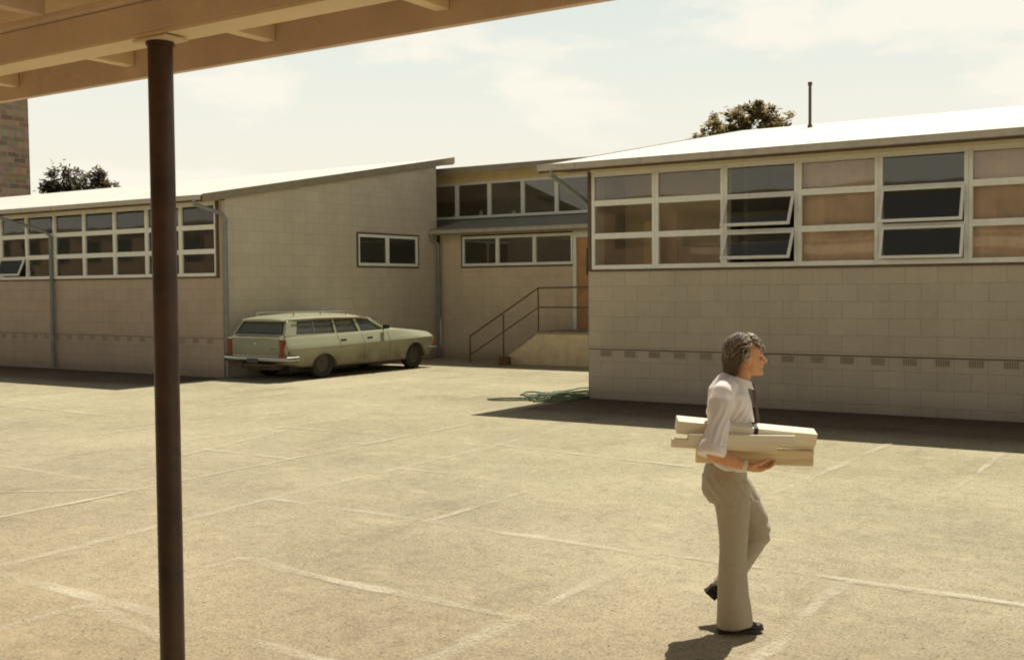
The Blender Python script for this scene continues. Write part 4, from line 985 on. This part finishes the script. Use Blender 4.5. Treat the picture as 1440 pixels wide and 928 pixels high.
def ripple(me, amp, freq, seed=0., aniso=(1, 1, 1), amt=None):
    ns = [v.normal.copy() for v in me.vertices]
    for v, n in zip(me.vertices, ns):
        p = Vector((v.co.x * aniso[0], v.co.y * aniso[1], v.co.z * aniso[2])) * freq + Vector((seed, seed * 2, 0))
        k = noise.noise(p) + .5 * noise.noise(p * 2.1)
        ridg = 1 - abs(noise.noise(p * .8 + Vector((9, 1, 4)))) * 2
        v.co += n * amp * (k * .6 + ridg * .5) * (amt(v.co) if amt else 1)
    me.update()

# --- shirt
b = MB()
limb(b, [((-.035, 0, .945), .118, .165), ((-.03, 0, 1.0), .122, .172), ((-.018, 0, 1.10), .120, .175), ((-.012, 0, 1.22), .122, .19), ((-.028, 0, 1.32), .122, .20), ((-.028, 0, 1.385), .114, .19), ((-.008, 0, 1.43), .096, .135), ((.010, 0, 1.465), .080, .080)], 28)
def sleeve(S_, E_, sw=1.0, drop=.04):
    d = (E_ - S_)
    limb(b, [(S_ - d * .08 + Vector((.035, .06 * (1 if S_.y < 0 else -1), .01)), .060, .068), (S_ - d * .01, .066, .062), (S_ + d * .14, .072, .064), (S_ + d * .40, .066 * sw, .061 * sw), (S_ + d * .7, .067 * sw, .063 * sw), (S_ + d * .90, .076 * sw, .071 * sw), (S_ + d * 1.02, .070 * sw, .066 * sw)])
sleeve(SH, EL, 1.02); sleeve(SL, ELl, .95)
me = remeshed(b, .007, 5, .5)
ripple(me, .0045, 9, 2.0, (1, 1, .55), lambda c: 1.0 if c.z < 1.38 else max(.1, 1 - (c.z - 1.38) * 9))
ripple(me, .002, 26, 5.0, (1.1, .8, .6), lambda c: 1.0 if c.y < -.15 and c.z < 1.34 else .3)
ns = [v.normal.copy() for v in me.vertices]
for v, n in zip(me.vertices, ns):      # folds fanning from the armpit down the sleeve to the back of the elbow
    c = v.co
    if c.y < -.14 and 1.06 < c.z < 1.36:
        w_ = min(1, (1.36 - c.z) / .08) * min(1, (c.z - 1.06) / .05)
        k = math.sin(c.x * 150 - (c.z - 1.2) * 80 + 2.6 * noise.noise(c * 7)); k = math.copysign(abs(k) ** .7, k)
        v.co += n * .0050 * w_ * (k - .3) * (.5 + abs(noise.noise(c * 6 + Vector((4, 2, 7)))) * 1.8)
    elif c.z < 1.16:
        v.co += n * .006 * math.sin(c.z * 115 + c.x * 30 + 2 * noise.noise(c * 7)) * min(1, (1.16 - c.z) / .05)
me.update()
# folds that run along the upper arm towards the elbow
shirt = link('shirt', me, M_shirt, person, 180)
b = MB()     # rolled cuff, collar
dd_ = (EL - SH).normalized(); c0 = EL + dd_ * .005
limb(b, [(c0 - dd_ * .038, .072, .068), (c0 - dd_ * .03, .079, .075), (c0 + dd_ * .006, .078, .074), (c0 + dd_ * .014, .070, .066)])
me = remeshed(b, .006, 3); ripple(me, .005, 20, 3.0); link('cuff', me, M_shirt, shirt, 180)
b = MB(); col = []
for k in range(29):
    t = R(-158 + 316 * k / 28); up = .5 + .5 * math.cos(t)     # front opening at +x
    ct = -math.cos(t)
    x = .012 + .068 * ct; y = .071 * math.sin(t); z = 1.492 - .052 * (.5 + .5 * ct)
    n = Vector((ct, math.sin(t), 0))
    p = Vector((x + .012, y, z)); col.append([tuple(p), tuple(p + n * .008 + Vector((0, 0, .003))), tuple(p + n * .020 + Vector((.004 * max(ct, 0), 0, -.038 - .008 * max(0, ct) ** 3))), tuple(p + n * .014 + Vector((.004 * max(ct, 0), 0, -.039 - .008 * max(0, ct) ** 3))), tuple(p + n * .002 + Vector((0, 0, -.035)))])
b.loft(col); b.build('collar', M_shirt, shirt, smooth=60)
# --- tie
b = MB()
tp = [(.094, 0, 1.438), (.112, 0, 1.42), (.116, 0, 1.395), (.124, -.01, 1.32), (.136, -.014, 1.24), (.138, -.014, 1.16), (.116, -.004, 1.08), (.110, 0, 1.02), (.108, 0, 1.0)]
tw_ = [.016, .024, .018, .028, .035, .040, .042, .030, .004]
b.loft([[(p[0] + .009, p[1], p[2]), (p[0] + .012, p[1] + w_, p[2]), (p[0] - .008, p[1], p[2]), (p[0] - .014, p[1] - w_, p[2])] for p, w_ in zip(tp, tw_)])
b.build('tie', M_tie, person, smooth=40)
# --- trousers
b = MB()
limb(b, [((-.045, 0, .985), .102, .150), ((-.048, 0, .93), .118, .168), ((-.055, 0, .86), .130, .178), ((-.052, 0, .80), .125, .172), ((-.042, 0, .765), .10, .15)], 28)
limb(b, [((-.038, -.080, .87), .108, .094), ((-.030, -.086, .78), .104, .090), ((-.022, -.090, .68), .092, .083), ((-.022, -.092, .56), .080, .074), ((-.024, -.092, .48), .076, .070), ((-.026, -.092, .38), .078, .070), ((-.024, -.092, .26), .085, .075), ((-.016, -.092, .14), .095, .083), ((-.012, -.092, .060), .102, .089), ((-.010, -.092, .036), .101, .088)])
limb(b, [((-.030, .080, .89), .105, .094), ((.030, .084, .80), .100, .090), ((.092, .088, .70), .088, .082), ((.145, .09, .61), .078, .076), ((.165, .09, .55), .070, .072)])
limb(b, [((.165, .09, .58), .068, .070), ((.156, .09, .53), .080, .072), ((.108, .09, .45), .073, .070), ((.055, .09, .37), .068, .070), ((.01, .09, .29), .068, .074), ((-.028, .09, .225), .074, .080), ((-.036, .09, .208), .073, .078)])
me = remeshed(b, .0075, 5, .5)
ripple(me, .006, 7, 1.0, (1.3, 1.3, .25)); ripple(me, .002, 18, 7.0, (1, 1, .6))
ns = [v.normal.copy() for v in me.vertices]
for v, n in zip(me.vertices, ns):
    c = v.co
    if c.y > .02 and .40 < c.z < .68: v.co += n * .006 * math.sin((c.z + c.x * .55) * 75 + 1.5 * noise.noise(c * 9)) * (1 - abs(c.z - .54) / .14) * .8
    if .74 < c.z < .90: v.co += n * .0035 * math.sin((c.z * .5 + c.x) * 120 + 3 * noise.noise(c * 6))
me.update()
tr_ = link('trousers', me, M_trou, person, 180)
b = MB(); limb(b, [((-.045, 0, .972), .110, .158), ((-.045, 0, .974), .113, .161), ((-.045, 0, 1.002), .113, .161), ((-.045, 0, 1.004), .110, .158)], 28); b.build('belt', M_belt, person, smooth=50)
# --- shoes
def shoe(mtx):
    q = MB()
    sec_ = [(-.075, .028, .052, 0), (-.06, .036, .068, 0), (-.02, .038, .080, 0), (.03, .040, .072, 0), (.08, .046, .056, 0), (.13, .045, .044, 0), (.165, .034, .036, .002), (.185, .015, .026, .006)]
    q.loft([[(x, w_ * math.cos(t), z0 + (h_ * .5) * (1 + math.sin(t)) * (1 if True else 1)) for t in [2 * math.pi * k / 16 for k in range(16)]] for x, w_, h_, z0 in sec_])
    me = remeshed(q, .006, 3); me.transform(mtx); up = link('shoe', me, M_shoe, person, 180)
    s2 = MB(); s2.loft([[(x, w_, z) for x, w_ in [(x, w_ * 1.04) for x, w_, _, _ in sec_] + [(x, -w_ * 1.04) for x, w_, _, _ in reversed(sec_)]] for z in (.0, .014)]); s2.box(-.078, -.005, -.036, .036, -.016, -.0005, bev=.003)
    s2.bm.transform(mtx); s2.build('sole', M_trim, up)
shoe(Matrix.Translation((-.035, -.092, .017)))
shoe(Matrix.Translation((-.088, .09, .150)) @ Matrix.Rotation(R(42), 4, 'Y'))
# --- hair: swept locks over a cap
b = MB(); cap = []
for i in range(13):
    v = i / 12; cap_r = []
    for k in range(28):
        t = 2 * math.pi * k / 28; ct, s_ = math.cos(t), math.sin(t)
        low = .135 + .015 * max(0, ct) if ct > .2 else (.10 - .075 * max(0, -ct) - .01)
        if ct > .2: low = .166
        elif ct > -.15: low = .118
        else: low = .118 - .105 * min(1, (-ct - .15) / .45)
        z = low + (.234 - low) * math.sin(v * math.pi / 2)
        q = math.sqrt(max(0, 1 - (max(z - .11, 0) / .124) ** 2)) if z > .11 else 1.0
        taper = 1 - .10 * max(0, (.07 - z) / .07)
        cap_r.append((hx - .008 + .110 * ct * (q ** .8) * taper, .086 * s_ * (q ** .8) * taper, hz_ + z))
    cap.append(cap_r)
b.loft(cap)
me = remeshed(b, .006, 3)
for v in me.vertices:
    p = v.co; v.co -= v.normal * .006; v.co += v.normal * (.006 * noise.noise(Vector((p.x * 26, p.y * 30, p.z * 45))) + .003 * noise.noise(p * 110))
hair = link('hair', me, M_hair, person, 180)
lk = MB(); rnd = random.Random(4); bmh = bmesh.new(); clh = bmh.loops.layers.color.new('tone')
for i in range(3400):
    t = rnd.uniform(0, 2 * math.pi); z = rnd.uniform(.02, .236); ct = math.cos(t)
    low = .168 if ct > .2 else (.112 if ct > -.15 else .112 - .105 * min(1, (-ct - .15) / .45))
    if z < low: continue
    q = math.sqrt(max(.02, 1 - (max(z - .11, 0) / .126) ** 2)) if z > .11 else 1.
    p = Vector((hx - .008 + .108 * ct * q ** .8, .085 * math.sin(t) * q ** .8, hz_ + z)); n = Vector((ct * q, math.sin(t) * q, .2 + (z - .11) * 5 if z > .11 else .0)).normalized()
    # locks sweep back and down at the sides, forward over the brow at the front
    flow = Vector((-.55 if ct < .45 else .85, rnd.uniform(-.5, .5), -.75 if z < .17 else -.12)); flow = (flow - n * flow.dot(n)).normalized()
    sd_ = n.cross(flow).normalized(); ln = rnd.uniform(.03, .05) if ct > .3 else rnd.uniform(.045, .085); lt = rnd.random() ** 1.6 * (.35 + .65 * min(1, max(0, (z - .06) / .13))) + (.25 if ct > .1 else 0); wd_ = rnd.uniform(.0012, .003); lift = rnd.uniform(-.003, .011)  # pale tone towards crown and brow is sunlight painted into the locks
    prev = None
    for s in range(5):
        u_ = s / 4; c = p + flow * ln * u_ + n * (lift + .007 * math.sin(u_ * 3.0) - .40 * ln * u_ * u_ * .5) + sd_ * .008 * math.sin(u_ * 5.5 + i); w_ = wd_ * (1 - u_ ** 2) + .0006
        pr = (bmh.verts.new(c - sd_ * w_), bmh.verts.new(c + n * w_ * .5), bmh.verts.new(c + sd_ * w_))
        if prev:
            ff = [bmh.faces.new((prev[0], prev[1], pr[1], pr[0])), bmh.faces.new((prev[1], prev[2], pr[2], pr[1]))]
            for f_ in ff:
                for lp in f_.loops: lp[clh] = (lt, lt, lt, 1)
        prev = pr
me = bpy.data.meshes.new('locks'); bmh.to_mesh(me); bmh.free()
M_lock = bpy.data.materials.new('brown locks with painted sun'); M_lock.use_nodes = True
N, L = nt(M_lock); b_ = N['Principled BSDF']; vc = N.new('ShaderNodeVertexColor'); vc.layer_name = 'tone'; rp = N.new('ShaderNodeValToRGB')
rp.color_ramp.elements[0].position = .05; rp.color_ramp.elements[0].color = (.11, .078, .05, 1); rp.color_ramp.elements[1].position = .9; rp.color_ramp.elements[1].color = (.75, .63, .45, 1)
L.new(vc.outputs['Color'], rp.inputs[0]); L.new(rp.outputs[0], b_.inputs['Base Color']); b_.inputs['Roughness'].default_value = .6
link('hair_locks', me, M_lock, hair, 180)
for s in (-1, 1):
    e = MB(); e.ball((hx + .0815, s * .032, hz_ + .115), .0105, 12, 8); eo = e.build('eye', mat('eye white', (.75, .72, .68), .2, .03), person, smooth=180)
    e = MB(); e.ball((hx + .0885, s * .0325, hz_ + .115), (.004, .0055, .0055), 10, 8); e.build('iris', M_trim, eo, smooth=180)
    e = MB(); e.tube([(hx + .094, s * .012, hz_ + .131), (hx + .0985, s * .028, hz_ + .136), (hx + .088, s * .052, hz_ + .131)], [.004, .0045, .002], 6); e.build('eyebrow', M_hair, person)
e = MB(); limb(e, [(WR + Vector((-.018, 0, .007)), .0315, .0355), (WR + Vector((-.012, 0, .005)), .033, .037), (WR + Vector((-.002, 0, .001)), .033, .037), (WR + Vector((.004, 0, -.001)), .0315, .0355)]); e.build('bracelet', mat('pale watch band', (.75, .68, .5), .3, .1), person, smooth=60)

# --- planks: each its own object, lying along his side
def wood(name, c0, c1):
    m = bpy.data.materials.new(name); m.use_nodes = True; N, L = nt(m); b = N['Principled BSDF']; tc = N.new('ShaderNodeTexCoord')
    mp = N.new('ShaderNodeMapping'); mp.inputs['Scale'].default_value = (1.6, 22, 22); L.new(tc.outputs['Object'], mp.inputs[0])
    n = N.new('ShaderNodeTexNoise'); n.inputs['Scale'].default_value = 1.6; n.inputs['Detail'].default_value = 6; n.inputs['Distortion'].default_value = .6; L.new(mp.outputs[0], n.inputs['Vector'])
    rp = N.new('ShaderNodeValToRGB'); rp.color_ramp.elements[0].position = .32; rp.color_ramp.elements[1].position = .6; rp.color_ramp.elements[0].color = (*c0, 1); rp.color_ramp.elements[1].color = (*c1, 1)
    L.new(n.outputs['Fac'], rp.inputs[0]); L.new(rp.outputs[0], b.inputs['Base Color']); b.inputs['Roughness'].default_value = .75
    bp = N.new('ShaderNodeBump'); bp.inputs['Strength'].default_value = .25; bp.inputs['Distance'].default_value = .004; L.new(n.outputs['Fac'], bp.inputs['Height']); L.new(bp.outputs['Normal'], b.inputs['Normal'])
    return m
W1 = wood('cream painted timber', (.80, .73, .54), (.87, .83, .68)); W2 = wood('pale pine timber', (.78, .69, .47), (.86, .79, .60)); W3 = wood('raw golden timber', (.68, .53, .29), (.82, .69, .44))
fvec = Vector((math.cos(PHI), math.sin(PHI), 0)); lvec = Vector((-math.sin(PHI), math.cos(PHI), 0))
def plank(u0, z0, u1, z1, v0, v1, h_, t_, m, label, roll=0., notch=False):
    c = Vector(((u0 + u1) / 2, (v0 + v1) / 2, (z0 + z1) / 2)); d = Vector((u1 - u0, v1 - v0, z1 - z0)); ln = d.length
    q = MB(); q.box(-ln / 2, ln / 2, -t_ / 2, t_ / 2, -h_ / 2, h_ / 2, bev=.0035)
    o = q.build('plank', m); tag(o, label, 'plank', 'planks carried under the arm')
    yaw = math.atan2(d.y, d.x); pit = -math.asin(d.z / ln)
    o.location = MAN + fvec * c.x + lvec * c.y + Vector((0, 0, c.z))
    o.rotation_euler = (Matrix.Rotation(PHI + yaw, 3, 'Z') @ Matrix.Rotation(pit, 3, 'Y') @ Matrix.Rotation(roll, 3, 'X')).to_euler()
    return o
p1 = plank(-.365, 1.222, .415, 1.140, -.205, -.20, .075, .095, W1, 'wide cream plank on top of the bundle, longest, dark strap across it', R(14))
q = MB(); ln_ = .02
for sg in (0,): q.box(.035, .06, -.0490, .0490, -.0395, .0395, bev=.002)
q.build('strap', mat('dark strap webbing', (.03, .025, .02), .7), p1)
plank(-.31, 1.148, .285, 1.134, -.268, -.262, .058, .050, W1, 'cream plank on the near side of the bundle just below the top one')
plank(-.40, 1.128, .185, 1.092, -.262, -.262, .048, .05, W2, 'pale plank sticking out lowest at the left behind the elbow')
plank(-.255, 1.052, .398, 1.028, -.212, -.222, .088, .048, W3, 'raw golden plank at the bottom of the bundle, dark end grain')
plank(-.22, 1.145, .408, 1.097, -.195, -.20, .050, .055, W2, 'pale plank tucked under the right end of the top plank')

# ------------------------------------------------------------------ sun, sky, camera
sd = Vector((-.05, .57, 1.0)).normalized()
sun = bpy.data.lights.new('sun', 'SUN'); sun.energy = 5.0; sun.angle = R(.5); sun.color = (1.0, .93, .80)
so_ = bpy.data.objects.new('sun', sun); COL.objects.link(so_)
so_.rotation_euler = (-sd).to_track_quat('-Z', 'Y').to_euler(); so_.location = (0, 0, 30)
wd = bpy.data.worlds.new('World'); scene.world = wd; wd.use_nodes = True
N, L = wd.node_tree.nodes, wd.node_tree.links
for n in list(N): N.remove(n)
out = N.new('ShaderNodeOutputWorld')
sky = N.new('ShaderNodeTexSky'); sky.sky_type = 'NISHITA'; sky.sun_disc = False
sky.sun_elevation = math.asin(sd.z); sky.sun_rotation = math.atan2(sd.x, sd.y); sky.dust_density = 2.5; sky.air_density = 1.0
bg1 = N.new('ShaderNodeBackground'); bg1.inputs[1].default_value = .05; hs = N.new('ShaderNodeHueSaturation'); hs.inputs['Saturation'].default_value = .18; hs.inputs['Value'].default_value = .75; L.new(sky.outputs[0], hs.inputs['Color']); L.new(hs.outputs[0], bg1.inputs[0])
tc = N.new('ShaderNodeTexCoord'); sp = N.new('ShaderNodeSeparateXYZ'); L.new(tc.outputs['Generated'], sp.inputs[0])
# summer haze: bright and creamy near the horizon, greyer green above
rp = N.new('ShaderNodeValToRGB'); el = rp.color_ramp.elements
el[0].position = 0.0; el[0].color = (.96, .90, .75, 1)
el[1].position = .30; el[1].color = (.70, .785, .735, 1)
for p, c in ((.09, (.94, .895, .755)), (.16, (.88, .88, .785)), (.23, (.79, .84, .77))):
    e = el.new(p); e.color = (*c, 1)
L.new(sp.outputs['Z'], rp.inputs[0])
mp = N.new('ShaderNodeMapping'); mp.inputs['Scale'].default_value = (2.6, 2.6, 7.5); mp.inputs['Location'].default_value = (.35, .2, .1); L.new(tc.outputs['Generated'], mp.inputs[0])
nz = N.new('ShaderNodeTexNoise'); nz.inputs['Scale'].default_value = 1.6; nz.inputs['Detail'].default_value = 8; nz.inputs['Roughness'].default_value = .55; L.new(mp.outputs[0], nz.inputs['Vector'])
cr = N.new('ShaderNodeMapRange'); L.new(nz.outputs['Fac'], cr.inputs[0]); cr.inputs[1].default_value = .48; cr.inputs[2].default_value = .59; cr.interpolation_type = 'SMOOTHSTEP'
cr.inputs[4].default_value = .85
mx = N.new('ShaderNodeMix'); mx.data_type = 'RGBA'; L.new(cr.outputs[0], mx.inputs[0]); L.new(rp.outputs[0], mx.inputs[6]); mx.inputs[7].default_value = (.995, .945, .825, 1)
bg2 = N.new('ShaderNodeBackground'); bg2.inputs[1].default_value = 1.0; L.new(mx.outputs[2], bg2.inputs[0])
fz = N.new('ShaderNodeMapRange'); L.new(sp.outputs['Z'], fz.inputs[0]); fz.inputs[1].default_value = .29; fz.inputs[2].default_value = .38; fz.interpolation_type = 'SMOOTHSTEP'; fz.inputs[3].default_value = 1; fz.inputs[4].default_value = 0
ms_ = N.new('ShaderNodeMixShader'); L.new(fz.outputs[0], ms_.inputs[0]); L.new(bg1.outputs[0], ms_.inputs[1]); L.new(bg2.outputs[0], ms_.inputs[2])
L.new(ms_.outputs[0], out.inputs[0])

cam = bpy.data.cameras.new('camera'); co = bpy.data.objects.new('camera', cam); COL.objects.link(co); scene.camera = co
YAW, PITCH, ROLL = -0.58046, -0.038707, -0.007977
f = Vector((math.sin(YAW) * math.cos(PITCH), math.cos(YAW) * math.cos(PITCH), math.sin(PITCH)))
r = Vector((math.cos(YAW), -math.sin(YAW), 0)); u = r.cross(f)
r2 = r * math.cos(ROLL) + u * math.sin(ROLL); u2 = -r * math.sin(ROLL) + u * math.cos(ROLL)
co.matrix_world = Matrix(((r2.x, u2.x, -f.x, 0), (r2.y, u2.y, -f.y, 0), (r2.z, u2.z, -f.z, 2.0), (0, 0, 0, 1)))
cam.sensor_width = 36; cam.lens = 36 * 1553.5 / 1440; cam.clip_end = 2000; cam.clip_start = .05
scene.render.engine = 'CYCLES'
scene.view_settings.view_transform = 'Standard'; scene.view_settings.look = 'None'; scene.view_settings.exposure = 0
scene.cycles.max_bounces = 8; scene.cycles.transparent_max_bounces = 16; scene.cycles.use_denoising = True
scene.cycles.use_adaptive_sampling = False
scene.cycles.sampling_pattern = 'TABULATED_SOBOL'
scene.cycles.filter_width = 1.9
